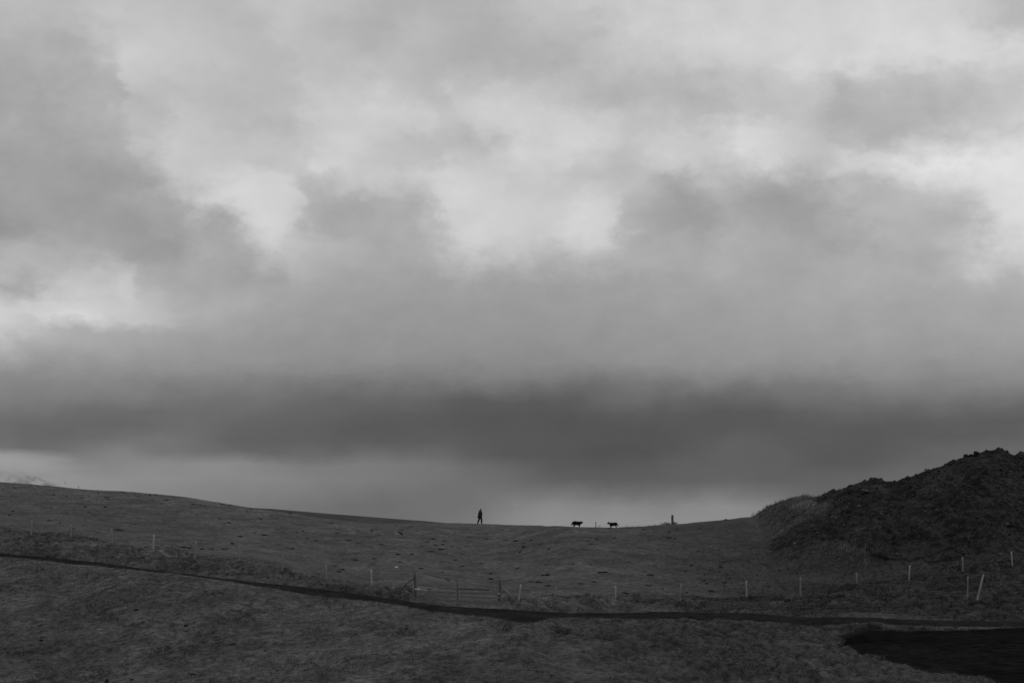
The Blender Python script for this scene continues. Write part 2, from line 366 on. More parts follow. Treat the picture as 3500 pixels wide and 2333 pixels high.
def plank(a, b, h, t, wob=.0):
    """board from a to b (centre line), h tall, t thick, eased edges"""
    a, b = Vector(a), Vector(b); bm = bmesh.new(); ax = (b-a); Ln = ax.length; ax.normalize()
    side = Vector((-ax.y, ax.x, 0)).normalized() if abs(ax.z) < .9 else Vector((0, 1, 0))
    up = ax.cross(side) * -1 if ax.cross(side).z < 0 else ax.cross(side)
    bmesh.ops.create_cube(bm, size=1)
    for v in bm.verts:
        v.co = (a+b)/2 + ax*v.co.x*Ln + side*v.co.y*t + up*v.co.z*h*(1+random.uniform(-wob, wob))
    bmesh.ops.bevel(bm, geom=list(bm.edges), offset=min(h, t)*.15, segments=1, affect='EDGES')
    return bm
def lump(r, h, sub=2, amp=.25, seed=0, flat=True):
    """irregular stone or clod"""
    bm = bmesh.new(); bmesh.ops.create_icosphere(bm, subdivisions=sub, radius=1)
    rr = random.Random(seed); ph = [rr.uniform(0, 6.28) for _ in range(9)]
    for v in bm.verts:
        c = v.co; k = 1 + amp*(math.sin(2.3*c.x+ph[0])*math.sin(2.9*c.y+ph[1]) + .6*math.sin(5*c.z+ph[2]+2*c.x) + .5*math.sin(6.1*c.y+ph[3])*math.sin(5.3*c.x+ph[4])) + rr.uniform(-amp, amp)*.35
        v.co = Vector((c.x*r*k, c.y*r*k, c.z*h*k))
    return bm

# ------------------------------------------------------------------ terrain: cross-section lines running left to right, each with its distance
def layer(stops):  # (px, row, d)
    P = [at(p, r, d) for p, r, d in stops]
    return np.array([p.x/p.y for p in P]), np.array([p.y for p in P]), np.array([p.z for p in P])
def zip3(rows, ds):
    r = np.array(rows, float).reshape(-1, 2); dd = np.array(ds, float).reshape(-1, 2)
    px = np.unique(np.concatenate([r[:, 0], dd[:, 0]]))
    return [(p, float(np.interp(p, r[:, 0], r[:, 1])), float(v)) for p, v in zip(px, pchip1(dd[:, 0], dd[:, 1], px))]
LB = zip3((-900,2333,4400,2333), (-900,64,0,62,1000,58,1750,55,2900,56,4400,58))
TN = zip3((-900,1810,0,1897,298,1927,600,1959,898,2001,1106,2034,1300,2055,1498,2087,1647,2103,1796,2126,1880,2112,1949,2108,2098,2111,2247,2114,2500,2118,2800,2137,2970,2130,3140,2138,3310,2139,3500,2138,4400,2136),
          (-900,104,0,92,600,83,1106,77,1498,73,1647,71.5,1796,67,1880,70.5,2200,72,2800,72,3500,71,4400,71))
TF = zip3((-900,1802,0,1888,298,1917,600,1955,898,1991,1106,2014,1300,2041,1498,2069,1647,2081,1796,2089,1949,2096,2098,2096,2247,2092,2396,2094,2500,2096,2800,2113,2970,2113,3140,2119,3310,2122,3500,2125,4400,2124),
          (-900,107,0,95,600,86,1106,80.2,1498,76.4,1796,75,2200,75.5,2800,75.2,3500,74.2,4400,74))
FE = zip3((-900,1760,0,1826,107,1833,242,1840,382,1868,525,1887,668,1912,816,1925,966,1964,1112,2004,1270,2024,1427,2041,1707,2064,1900,2064,2103,2060,2326,2058,2551,2051,2735,2036,2927,2019,3107,1998,3290,1967,3458,1949,4400,1920),
          (-900,120,0,106,525,98,966,88,1270,82,1427,80,1707,79.5,2103,81,2551,88,2927,94,3290,98,4400,100))
CR = zip3((-900,1600,0,1648,179,1662,298,1674,417,1681,536,1690,626,1699,719,1714,853,1735,987,1754,1106,1772,1196,1781,1290,1788,1400,1789,1483,1787,1557,1788,1706,1792,1900,1798,1949,1799,2128,1801,2247,1796,2306,1793,2400,1784,2500,1774,2568,1767,2800,1770,4400,1770),
          (-900,190,0,175,600,165,1000,152,1290,150,1640,165,1800,150,1970,133,2300,136,2568,140,4400,150))
KNOTS = [LB, TN, TF, FE, CR]
SQ = np.linspace(-.62, .62, 1241)
def on_sq(st):
    s, d, z = layer(st); return pchip1(s, d, SQ), pchip1(s, z, SQ)
def smooth_sq(a, w):
    k = np.hanning(2*w+3)[1:-1]; k /= k.sum(); return np.convolve(np.pad(a, w, 'edge'), k, 'valid')
dB, zB = on_sq(LB); dTN, zTN = on_sq(TN); dTF, zTF = on_sq(TF); dFE, zFE = on_sq(FE); dCR, zCR = on_sq(CR)
dFE, zFE = smooth_sq(dFE, 8), smooth_sq(zFE, 8); dCR, zCR = smooth_sq(dCR, 6), smooth_sq(zCR, 4)
PXQ = 1750 + F*SQ*1.0085
farpx = np.array([-900,700,868,928,1106,1300,1349,1447,1557,1650,4400.])
farrow = np.array([1700,1750,1735,1738,1753,1768,1772,1779,1789,1830,1830.])
dFA = dCR + 46; fr_ = np.interp(PXQ, farpx, farrow)
zFA = np.array([at(p, r, d).z for p, r, d in zip(PXQ, fr_, dFA)])
NSQ = len(SQ); one = np.ones(NSQ)
KD = np.stack([one*0, one*18, one*40, dB, dTN, dTF, dFE, (dFE*.62+dCR*.38), dCR, dCR+16, dFA, dFA+40, dFA+140, one*900, one*14000], 1)
zmid = zFE*.62 + zCR*.38 - .25
KZ = np.stack([one*(CZ-1.7), one*(CZ-4.6), one*(CZ-7.0), zB, zTN, zTF, zFE, zmid, zCR, zCR-1.1, zFA, zFA-5, one*(CZ-18), one*(CZ-40), one*(CZ-60)], 1)
KM = pchip_slopes(KD, KZ)
def s_of(x, y): return np.clip(x / np.maximum(y, 25), -.6199, .6199)
def sq_lookup(arr, s):
    f = (s + .62)/.001; i = np.clip(f.astype(int), 0, NSQ-2); t = np.clip(f - i, 0, 1)
    if arr.ndim == 1: return arr[i]*(1-t) + arr[i+1]*t
    return arr[i]*(1-t)[:, None] + arr[i+1]*t[:, None]
# lava mound on the right: crest line and foot line
MC = zip3((2400,1800,2500,1779,2568,1767,2584,1758,2619,1735,2655,1720,2719,1699,2757,1692,2783,1696,2808,1692,2872,1676,2897,1668,2938,1662,2970,1652,3000,1650,3030,1660,3056,1657,3094,1641,3122,1631,3155,1619,3232,1595,3283,1573,3339,1556,3403,1548,3440,1549,3470,1565,3500,1560,3700,1530,3950,1600,4400,1800),
          (2400,142,2568,138,2757,128,3000,123,3500,120,4400,120))
MF = zip3((2400,1800,2500,1782,2568,1772,2620,1846,2700,1872,2900,1885,3200,1905,3500,1925,4400,1925), (2400,141.5,2500,136,2568,122,2620,112,2700,104,2900,99,3200,97.5,4400,97))
dMC, zMC = on_sq(MC); dMF, zMF = on_sq(MF)
M0 = np.argmax(PXQ > 2480)
dMF = smooth_sq(dMF, 10)
zMF = pchip_eval(KD, KZ, KM, dMF) - .02
# boundaries of bare black ground
def hit(px, row, fn=None, d0=40, d1=210):
    """first point where the view line meets the land"""
    ds = np.arange(d0, d1, .25); P0 = at(px, row, 1.0)
    X = P0.x*ds; Z = CZ + (P0.z-CZ)*ds
    below = Z < (fn or base)(X, ds)
    if not below.any(): return None
    i = int(np.argmax(below)); lo, hi = ds[max(i-1, 0)], ds[i]
    for _ in range(12):
        m_ = (lo+hi)/2
        if CZ + (P0.z-CZ)*m_ < (fn or base)(np.array([P0.x*m_]), np.array([m_]))[0]: hi = m_
        else: lo = m_
    return Vector((P0.x*hi, hi, CZ + (P0.z-CZ)*hi))
def base(x, y):
    s = s_of(x, y)
    z = pchip_eval(sq_lookup(KD, s), sq_lookup(KZ, s), sq_lookup(KM, s), np.asarray(y, float))
    dm, zm, df, zf = (sq_lookup(a, s) for a in (dMC, zMC, dMF, zMF))
    u = np.clip((y - df)/(dm - df), 0, 1)
    front = zf + (zm - zf)*(.62*u + .38*u*u*(3-2*u))
    back = zm - np.clip(y-dm, 0, 60)*.75
    m = np.where(y < df, -99, np.where(y < dm, front, back))
    m = np.where(x/np.maximum(y, 1) < SQ[M0]+.002, -99, m)
    return np.maximum(m, z)
YARD = [(2885,2191),(2895,2170),(2960,2150),(3140,2152),(3310,2150),(3378,2147),(3500,2142),(3900,2140),(3900,2420),(3600,2400),(3470,2365),(3371,2330),(3286,2307),(3225,2290),(3191,2301),(3116,2290),(3018,2259),(2950,2242),(2895,2218)]
def _w(p, r):
    h_ = hit(p, r, d0=30); return (h_.x, h_.y)
YARD_W = [_w(*q) for q in YARD]
RUT_W = [[_w(*q) for q in ((1890,2158),(1940,2173),(2008,2185),(2110,2199))], [_w(*q) for q in ((2158,2211),(2229,2221),(2314,2230))]]
def zones(x, y):
    s = s_of(x, y); tn, tf, fe, cr = (sq_lookup(a, s) for a in (dTN, dTF, dFE, dCR))
    tr = np.maximum(tn - y, y - tf)             # <0 on the track
    yd = poly_sd(x, y, YARD_W) + .38*fbm(x/.9, y/.9, 3, 64)
    px = 1750 + F*s*1.0085
    return s, tn, tf, fe, cr, tr, yd, px
def detail(x, y, Z=None):
    s, tn, tf, fe, cr, tr, yd, px = Z or zones(x, y)
    near = sst(0, -.5, y - tn)*(.2 + .8*sst(.3, 3.2, tn - y)); band = sst(-1, 1.5, y - tf)*sst(4.5, .5, y - fe); up = sst(0, 4, y - fe)
    right = sst(1700, 2500, px)
    hum = domes(x/.75, y/.85, 3)*.75 + domes(x/.33, y/.4, 11)*.35
    patch = sst(-.15, .2, fbm(x/5, y/5, 3, 40))
    h = near*(hum*(.15 + .36*right)*(.35+.65*patch) + .16*fbm(x/1.6, y/1.6, 4, 5) + .22*fbm(x/7, y/6, 2, 8))
    gate = 1 - .8*sst(1400, 1430, px)*sst(1740, 1700, px)
    h += gate*band*(domes(x/.75, y/.75, 21)*.62*(.25+.75*patch) + .12*fbm(x/1.2, y/1.2, 3, 6))
    h += up*(.10*fbm(x/1.6, y/1.6, 4, 7) + .18*fbm(x/9, y/9, 2, 9))*sst(190, 150, y)*np.where(y > cr-6, .6, 1)
    flat = sst(-.1, .9, tr)*sst(-.05, .5, yd)
    h = h*flat - .10*(1-flat)
    for rut in RUT_W:
        h -= .24*sst(.42, .10, line_d(x, y, rut))
    return h
def H(x, y):
    x = np.atleast_1d(np.asarray(x, float)); y = np.atleast_1d(np.asarray(y, float))
    return base(x, y) + detail(x, y)
def ground_at(x, y): return float(H([x], [y])[0])
def hitH(px, row): return hit(px, row, H, 48, 205)
def tone(x, y, Z=None):
    """colour of the turf: dark heath on the right, painted shade beyond the left crest, pale bent grass in the left foreground"""
    s, tn, tf, fe, cr, tr, yd, px = Z or zones(x, y)
    t = np.ones_like(x)
    heath = sst(1900, 2640, px)*sst(-1, 2, y-tf)
    t *= 1 - .55*heath
    t *= 1 - .34*sst(1500, 2700, px)*sst(0, -2, y-tn)
    t *= 1 + .12*sst(1300, 300, px)*sst(3, -3, y-tn)
    t *= 1 - .5*sst(2, 8, y-cr)*sst(1700, 1500, px)  # shade of the far slope facing away past the left crest, painted into the colour
    t *= 1 + .16*sst(20, 60, y-fe)*sst(2200, 1500, px)
    t *= 1 + .30*fbm(x/1.3, y/1.5, 3, 97)
    t *= np.where((tr < .25) | (yd < .2), .25, 1)
    for rut in RUT_W: t *= 1 - .6*sst(.4, .15, line_d(x, y, rut))
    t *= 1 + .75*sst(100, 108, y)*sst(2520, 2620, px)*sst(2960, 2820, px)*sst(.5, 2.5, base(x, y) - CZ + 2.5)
    band = sst(-1.5, .5, y-tf)*sst(5, 1, y-fe)
    t *= 1 - .14*band*sst(-.1, .2, fbm(x/2.4, y/2.0, 3, 77))
    t *= .89*(1 + .36*fbm(x/3.2, y/2.6, 5, 90, .6)) + .35*fbm(x/.8, y/.9, 2, 95)
    return np.clip(t, .15, 2)

ROCK = [(2806,1680),(2801,1726),(2850,1741),(2836,1757),(2770,1774),(2715,1800),(2650,1850),(2640,1873),(2700,1874),(2790,1846),(2860,1846),(2930,1862),(2990,1897),(3060,1917),(3200,1907),(3330,1917),(3500,1914),(3900,1930),(3900,1300),(2806,1300)]
def rock_mask(x, y, z):
    px, rw = proj(x, y, z)
    return poly_sd(px + 44*fbm(x/1.5, y/1.5, 4, 50, .6), rw + 22*fbm(x/1.2, y/1.2, 4, 51, .6), ROCK)

# the land as one sheet: fine where the camera looks, coarse beyond
sv = np.concatenate([np.linspace(-.62, -.44, 20), np.linspace(-.435, .435, 760), np.linspace(.44, .62, 20)])
dv = np.concatenate([np.linspace(0, 50, 26), np.arange(50.6, 96, .22), np.arange(96, 215, .42), np.linspace(218, 300, 20), np.geomspace(330, 14000, 26)])
SS, DD = np.meshgrid(sv, dv, indexing='ij')
YY = DD.ravel().copy(); XX = (SS*np.maximum(DD, 25)).ravel()
wide = np.abs(SS.ravel()) > .44                          # fan out at the sides to reach the horizon
XX = np.where(wide, XX*(1 + 6*(np.abs(SS.ravel())-.44)/.18*.5), XX)
Zn = zones(XX, YY)
ZZ = base(XX, YY) + detail(XX, YY, Zn)
maybe = (YY > 95) & (YY < 135.5) & (SS.ravel() > .16) & (SS.ravel() < .46)
ZZ[maybe] -= .55*sst(4, -26, rock_mask(XX[maybe], YY[maybe], base(XX[maybe], YY[maybe])))   # the rock face lies over the turf here
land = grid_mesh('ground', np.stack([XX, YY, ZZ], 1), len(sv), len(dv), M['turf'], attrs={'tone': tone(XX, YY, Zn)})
tag(land, 'dark grazed hillside of short rough grass and hummocks', kind='structure')
bm = bmesh.new()                                          # the same land going on behind the camera
vs = [bm.verts.new(p) for p in ((-4000, -3000, CZ-30), (4000, -3000, CZ-30), (600, -30, CZ-2.6), (-600, -30, CZ-2.6))]
bm.faces.new(vs); vs2 = [bm.verts.new(p) for p in ((15.5, 0, CZ-1.7), (-15.5, 0, CZ-1.7))]
bm.faces.new((vs[3], vs[2], vs2[0], vs2[1])); tag(obj('ground', bm, M['turf']), 'land behind the viewpoint', kind='structure')
for a in bpy.data.objects[-1:]: pass
back = [o for o in bpy.data.objects if o.name == 'ground.001'][0]
at_ = back.data.attributes.new('tone', 'FLOAT', 'POINT'); at_.data.foreach_set('value', np.ones(len(back.data.vertices), np.float32))

# black gravel track and yard, each its own sheet just above the bare ground beneath
def sheet(name, X, Y, nu, nv, keep, dz, label, m='gravel'):
    z = base(X, Y) + dz + .03*fbm(X/.8, Y/.8, 3, 61) + .02*fbm(X/3, Y/3, 2, 62)
    return tag(grid_mesh(name, np.stack([X, Y, z], 1), nu, nv, M[m], keep=keep), label, kind='structure')
su = np.linspace(-.43, .43, 900); uu = np.linspace(-.06, 1.14, 16)
S2, U2 = np.meshgrid(su, uu, indexing='ij'); S2 = S2.ravel(); U2 = U2.ravel()
tn2, tf2 = sq_lookup(dTN, S2), sq_lookup(dTF, S2); Yt = tn2 + (tf2-tn2)*U2
sheet('dirt_track', S2*Yt, Yt, 900, 16, None, -.025 + .07*sst(-.26, -.02, S2)*sst(.84, 1.06, U2)*(.8 + .8*fbm(S2*45, S2*0, 3, 66)) - .25*sst(1.07, 1.14, U2), 'narrow black gravel track running across the slope below the fence')
ya = np.array(YARD_W); gx = np.arange(ya[:, 0].min()-1, ya[:, 0].max()+1, .25); gy = np.arange(ya[:, 1].min()-1, ya[:, 1].max()+1, .25)
GX, GY = (a.ravel() for a in np.meshgrid(gx, gy, indexing='ij'))
sheet('gravel_yard', GX, GY, len(gx), len(gy), poly_sd(GX, GY, YARD_W) < .6, -.05, 'bare black gravel patch with a curved grassy edge', 'sand')

# ------------------------------------------------------------------ lava mound: broken rock face
ms = np.linspace(.165, .46, 330); md = np.linspace(95.5, 135.5, 334)
A, B = (a.ravel() for a in np.meshgrid(ms, md, indexing='ij')); mx, my = A*B, B
mz = base(mx, my); mk = rock_mask(mx, my, mz)
rid = 1 - np.abs(fbm(mx/2.4, my/2.4, 4, 31))*2.2
dz = .22*rid + .34*fbm(mx/3.2, my/3.2, 5, 33, .6) + .12*domes(mx/.9, my/.9, 35) + .20*domes(mx/.42, my/.42, 37) + .30*fbm(mx/.7, my/.7, 4, 39, .65) - .20
zr = mz + np.where(mk < 0, np.maximum(dz, -.05) + .2, dz) * (.3 + .7*sst(10, -55, mk))*sst(30, -10, mk) - sst(-6, 40, mk)*.9
rock = grid_mesh('lava_hill', np.stack([mx + .25*fbm(mx/.8, my/.8, 3, 43), my + .25*fbm(mx/.8, my/.8, 3, 44), zr], 1), 330, 334, M['rock'], smooth=False, keep=mk < 60)
tag(rock, 'dark broken lava hill rising at the right edge', kind='structure')
def rock_top(x, y):
    i = int(np.clip(round((x/y - .165)/(.46-.165)*329), 0, 329)); j = int(np.clip(round((y-95.5)/40*333), 0, 333))
    return zr[i*334 + j]

# loose rubble on the rock face, past counting
def merged_lumps(name, P, rad, hh, tones, material, seed):
    bm = bmesh.new(); bmesh.ops.create_icosphere(bm, subdivisions=1, radius=1); bm.verts.ensure_lookup_table()
    bv = np.array([v.co for v in bm.verts]); bf = np.array([[v.index for v in f.verts] for f in bm.faces]); bm.free()
    r = np.random.default_rng(seed); n = len(P); k = len(bv)
    j = 1 + r.uniform(-.35, .35, (n, k, 1)); a = r.uniform(0, 6.28, n)
    V = bv[None]*j*np.stack([rad, rad*r.uniform(.6, 1, n), hh], 1)[:, None]
    ca, sa = np.cos(a)[:, None], np.sin(a)[:, None]
    V = np.stack([V[..., 0]*ca - V[..., 1]*sa, V[..., 0]*sa + V[..., 1]*ca, V[..., 2]], -1) + P[:, None]
    Fc = (bf[None] + (np.arange(n)*k)[:, None, None]).reshape(-1, 3)
    return np_mesh(name, V.reshape(-1, 3), Fc, material, False, {'tone': np.repeat(tones, k)})
sel = np.flatnonzero((mk < -8) | ((mk < 30) & (rng.random(len(mk)) < .16))); pick = rng.choice(sel, 9000)
patchy = fbm(mx[pick]/2.2, my[pick]/2.2, 3, 58) > -.05
pick = pick[patchy | (rng.random(len(pick)) < .25)]
P = np.stack([mx[pick] + rng.uniform(-.06, .06, len(pick)), my[pick], zr[pick] + .02], 1)
rd = rng.uniform(.03, .105, len(pick))*np.where(rng.random(len(pick)) < .08, 1.9, 1)
tn_ = np.where(rng.random(len(pick)) < .07, 2.1, rng.uniform(.25, .8, len(pick)))
tag(merged_lumps('rubble', P, rd, rd*.7, tn_, M['stone'], 5), 'loose lava rubble scattered over the dark rock face', kind='stuff')

# ------------------------------------------------------------------ grass
def blades(name, x, y, z, n_each, hgt, lean, wid, tones, label, seed, wind=.35):
    r = np.random.default_rng(seed); n = len(x)*n_each
    X, Y, Z = (np.repeat(a, n_each) for a in (x, y, z)); Hh = np.repeat(hgt, n_each)*r.uniform(.5, 1.15, n)
    T = np.repeat(tones, n_each)*r.uniform(.5, 1.7, n)*np.repeat(np.where(r.random(len(x)) < .06, 1.7, 1), n_each)
    ang = r.uniform(0, 6.283, n); spread = np.repeat(hgt, n_each)*.45
    bx = X + np.cos(ang)*spread*r.random(n); by = Y + np.sin(ang)*spread*r.random(n)
    ld = ang + r.normal(0, .6, n); ll = Hh*lean*r.uniform(.4, 1.5, n)
    tx = bx + np.cos(ld)*ll + wind*Hh*lean; ty = by + np.sin(ld)*ll
    wa = r.uniform(0, 6.283, n); w = wid*r.uniform(.6, 1.4, n)*(Hh/.2)**.3
    V = np.empty((n, 3, 3))
    V[:, 0] = np.stack([bx - np.cos(wa)*w, by - np.sin(wa)*w, Z-.03], 1)
    V[:, 1] = np.stack([bx + np.cos(wa)*w, by + np.sin(wa)*w, Z-.03], 1)
    V[:, 2] = np.stack([tx, ty, Z + Hh*(1-.25*lean)], 1)
    o = np_mesh(name, V.reshape(-1, 3), np.arange(n*3).reshape(-1, 3), M['blade'], False, {'tone': np.repeat(T, 3)})
    return tag(o, label, kind='stuff')
def scatter(n, d0, d1, smax=.41):
    y = np.sqrt(rng.uniform(d0**2, d1**2, n)); s = rng.uniform(-smax, smax, n); return s*y, y
BT = .066
# foreground
x, y = scatter(90000, 52, 98); Zs = zones(x, y); k = (Zs[5] > .1) & (y < Zs[1]) & (Zs[6] > .05)
pk = fbm(x/3, y/3, 3, 71); k &= rng.random(len(x)) < np.clip(.62 + 1.1*pk, .12, 1)
x, y = x[k], y[k]; tt = tone(x, y); e = np.minimum(np.abs(poly_sd(x, y, YARD_W)), 3)
hg = rng.uniform(.05, .13, len(x))*(.45 + .55*sst(.2, 2.5, sq_lookup(dTN, s_of(x, y)) - y))*(1 + .9*sst(0, .35, fbm(x/2.2, y/2.2, 3, 73)))
blades('grass', x, y, H(x, y), 5, hg, .9, .013, BT*tt*rng.uniform(.75, 1.3, len(x)), 'short windblown grass of the foreground slope', 1)
# rough tussocks along the track and fence
x, y = scatter(80000, 66, 116); Zs = zones(x, y); k = (Zs[5] > .12) & (y > Zs[2]) & (y < Zs[3]+3.5) & (Zs[6] > .05)
pk = fbm(x/1.6, y/1.6, 3, 74); k &= rng.random(len(x)) < np.clip(.40 + 1.5*pk, .05, 1); x, y = x[k], y[k]; tt = tone(x, y)
pxx = 1750 + F*x/y*1.0085; hg = rng.uniform(.06, .17, len(x))*(1 + 1.0*sst(.05, .3, fbm(x/1.9, y/1.9, 2, 76)))*(1 - .65*sst(1400, 1430, pxx)*sst(1740, 1700, pxx))
blades('grass', x, y, H(x, y), 6, hg, .8, .014, BT*1.0*tt*rng.uniform(.7, 1.35, len(x)), 'rough tussock grass between the track and the fence', 2)
# lips of the track and the yard
ye = np.array(YARD_W); sl = rng.uniform(-.40, .40, 5200); yl = sq_lookup(dTN, sl) - np.abs(rng.normal(0, .22, 5200)) - .1; xl = sl*yl
tq = rng.uniform(0, 1, 3000); seg = rng.integers(0, len(ye)-1, 3000); xe = ye[seg]*(1-tq)[:, None] + ye[seg+1]*tq[:, None] + rng.normal(0, .22, (3000, 2))
x = np.concatenate([xl, xe[:, 0]]); y = np.concatenate([yl, xe[:, 1]]); k = (poly_sd(x, y, YARD_W) > -.05) & (np.abs(x/y) < .42); Zs = zones(x, y); k &= Zs[5] > .02; x, y = x[k], y[k]
blades('grass', x, y, H(x, y), 6, rng.uniform(.04, .10, len(x))*(1 + 1.2*(rng.random(len(x)) < .15)), .8, .014, BT*1.2*np.clip(tone(x, y), .7, 2)*rng.uniform(.8, 1.3, len(x)), 'longer grass fringe along the edges of the black gravel', 3)
# sparse grass on the crown of the track
sl = rng.uniform(-.2, .30, 2600); u_ = rng.normal(.52, .07, 2600); a_n, b_n = sq_lookup(dTN, sl), sq_lookup(dTF, sl); yl = a_n + (b_n-a_n)*u_; xl = sl*yl
k = fbm(xl/3, yl/3, 3, 91) > .02; x, y = xl[k], yl[k]
blades('grass', x, y, base(x, y) - .03, 4, rng.uniform(.03, .07, len(x)), .9, .012, BT*.6*rng.uniform(.6, 1.3, len(x)), 'sparse grass on the crown of the black track', 9)
# grazed pasture up to the skyline
x, y = scatter(95000, 80, 178); Zs = zones(x, y); k = (y > Zs[3]+2) & (y < Zs[4]+4) & (base(x, y) < sq_lookup(zCR, Zs[0])+14)
k &= rng.random(len(x)) < np.clip(.5 + 1.2*fbm(x/4, y/4, 3, 79), .08, 1); x, y = x[k], y[k]
blades('grass', x, y, H(x, y), 4, rng.uniform(.03, .075, len(x)), 1.1, .016, BT*tone(x, y)*rng.uniform(.75, 1.3, len(x)), 'close grazed pasture grass up to the skyline', 4)
# long dry grass on the shoulder of the mound
x, y = scatter(150000, 99, 142, .43); Zs = zones(x, y); z = base(x, y); mkk = rock_mask(x, y, z)
mh = z - pchip_eval(sq_lookup(KD, Zs[0]), sq_lookup(KZ, Zs[0]), sq_lookup(KM, Zs[0]), y)
k = (rng.random(len(x)) < .15 + .85*sst(.1, 2.2, mh)*sst(2470, 2640, Zs[7])) & (mh > .02) & ((mkk > -6) | ((mkk > -70) & (rng.random(len(x)) < .14))) & (Zs[7] > 2480) & (y < sq_lookup(dMC, Zs[0])+1.5); x, y, z = x[k], y[k], z[k]
pk = fbm(x/1.8, y/1.8, 3, 84)
blades('grass', x, y, H(x, y), 5, rng.uniform(.10, .28, len(x))*(1 + .8*sst(0, .3, pk)), .45, .014, .072*(1 + .7*sst(1.2, 3.2, mh[k]))*(1 + 1.6*pk)*rng.uniform(.7, 1.4, len(x)), 'long dry grass on the rounded shoulder of the rocky hill', 6)
# dark heath at the foot of the mound
x, y = scatter(60000, 74, 118, .42); Zs = zones(x, y); k = (y > Zs[2]+.3) & (rng.random(len(x)) < sst(2150, 2850, Zs[7])) & (base(x, y) < CZ+1); x, y = x[k], y[k]; pk = fbm(x/2.5, y/2, 3, 86)
k = rng.random(len(x)) < np.clip(.5+1.3*pk, .1, 1); x, y, pk = x[k], y[k], pk[k]
blades('grass', x, y, H(x, y), 5, rng.uniform(.08, .24, len(x)), .8, .014, .030*(1+pk)*rng.uniform(.7, 1.4, len(x)), 'dark heath grass at the foot of the rocky hill', 7)
# seeding stems on the skyline left of the thick post and on the mound's shoulder
px = np.concatenate([rng.uniform(2120, 2300, 420), rng.uniform(2700, 2800, 120), rng.uniform(2900, 3030, 200)])
s_ = (px-1750)/F/1.0085; yy_ = np.where(px < 2400, sq_lookup(dCR, s_), sq_lookup(dMC, s_)) + rng.uniform(-1.5, .8, len(px)); xx_ = s_*yy_
blades('grass', xx_, yy_, H(xx_, yy_), 3, rng.uniform(.06, .20, len(px))*(1+.8*(rng.random(len(px))<.12)), .5, .006, np.full(len(px), .03), 'thin seeding grass stems along the skyline', 8)

# ------------------------------------------------------------------ far snowy mountain and the cloud round its top
mu = np.linspace(-1, 1, 150); mv = np.linspace(-1, 1, 110); A, B = (a.ravel() for a in np.meshgrid(mu, mv, indexing='ij'))
DM = 5200.; pk = at(-72, 1560, DM); wx, wy = 900., 700.
rad = np.sqrt(A**2 + B**2); hgt = (pk.z + 55)*np.clip(1 - rad**.85, -.2, 1)
ridg = (.5-np.abs(fbm(A*7 + 3, B*7, 5, 63, .55)))
zm_ = CZ - 60 + hgt*(1 + .10*ridg) + 60*(ridg-.4)*sst(1, .5, rad)*sst(0, .2, rad)
mt = grid_mesh('mountain', np.stack([pk.x + A*wx, DM + B*wy, zm_], 1), 150, 110, M['snow'], smooth=True)
tag(mt, 'faint snow covered mountain under cloud at the far left', kind='structure')
def cloud_volume():
    bm = bmesh.new(); bmesh.ops.create_icosphere(bm, subdivisions=4, radius=1)
    c = at(20, 1592, 4350)
    for v in bm.verts: v.co = Vector((v.co.x*300, v.co.y*200, v.co.z*62))
    m = bpy.data.materials.new('cloud_vapour'); m.use_nodes = True; nt = m.node_tree; nt.nodes.clear(); N = nt.nodes.new; L = nt.links.new
    tc = N('ShaderNodeTexCoord'); mp = N('ShaderNodeMapping'); mp.inputs['Scale'].default_value = (1/300, 1/200, 1/62); L(tc.outputs['Object'], mp.inputs[0])
    ln = N('ShaderNodeVectorMath'); ln.operation = 'LENGTH'; L(mp.outputs[0], ln.inputs[0])
    nz = N('ShaderNodeTexNoise'); nz.inputs['Scale'].default_value = 2.5; nz.inputs['Detail'].default_value = 3; L(mp.outputs[0], nz.inputs['Vector'])
    ad = N('ShaderNodeMath'); ad.operation = 'MULTIPLY_ADD'; L(nz.outputs[0], ad.inputs[0]); ad.inputs[1].default_value = .5; L(ln.outputs[1], ad.inputs[2])
    mr = N('ShaderNodeMapRange'); mr.interpolation_type = 'SMOOTHSTEP'; L(ad.outputs[0], mr.inputs[0])
    for k, q in zip((1, 2, 3, 4), (1.25, .35, 0, .009)): mr.inputs[k].default_value = q
    pv = N('ShaderNodeVolumePrincipled'); pv.inputs['Color'].default_value = (1, 1, 1, 1); pv.inputs['Anisotropy'].default_value = .1
    L(mr.outputs[0], pv.inputs['Density'])
    o = N('ShaderNodeOutputMaterial'); L(pv.outputs[0], o.inputs['Volume'])
    ob = obj('cloud', bm, m, loc=c); tag(ob, 'low cloud hiding the top of the snowy mountain', kind='stuff')
cloud_volume()

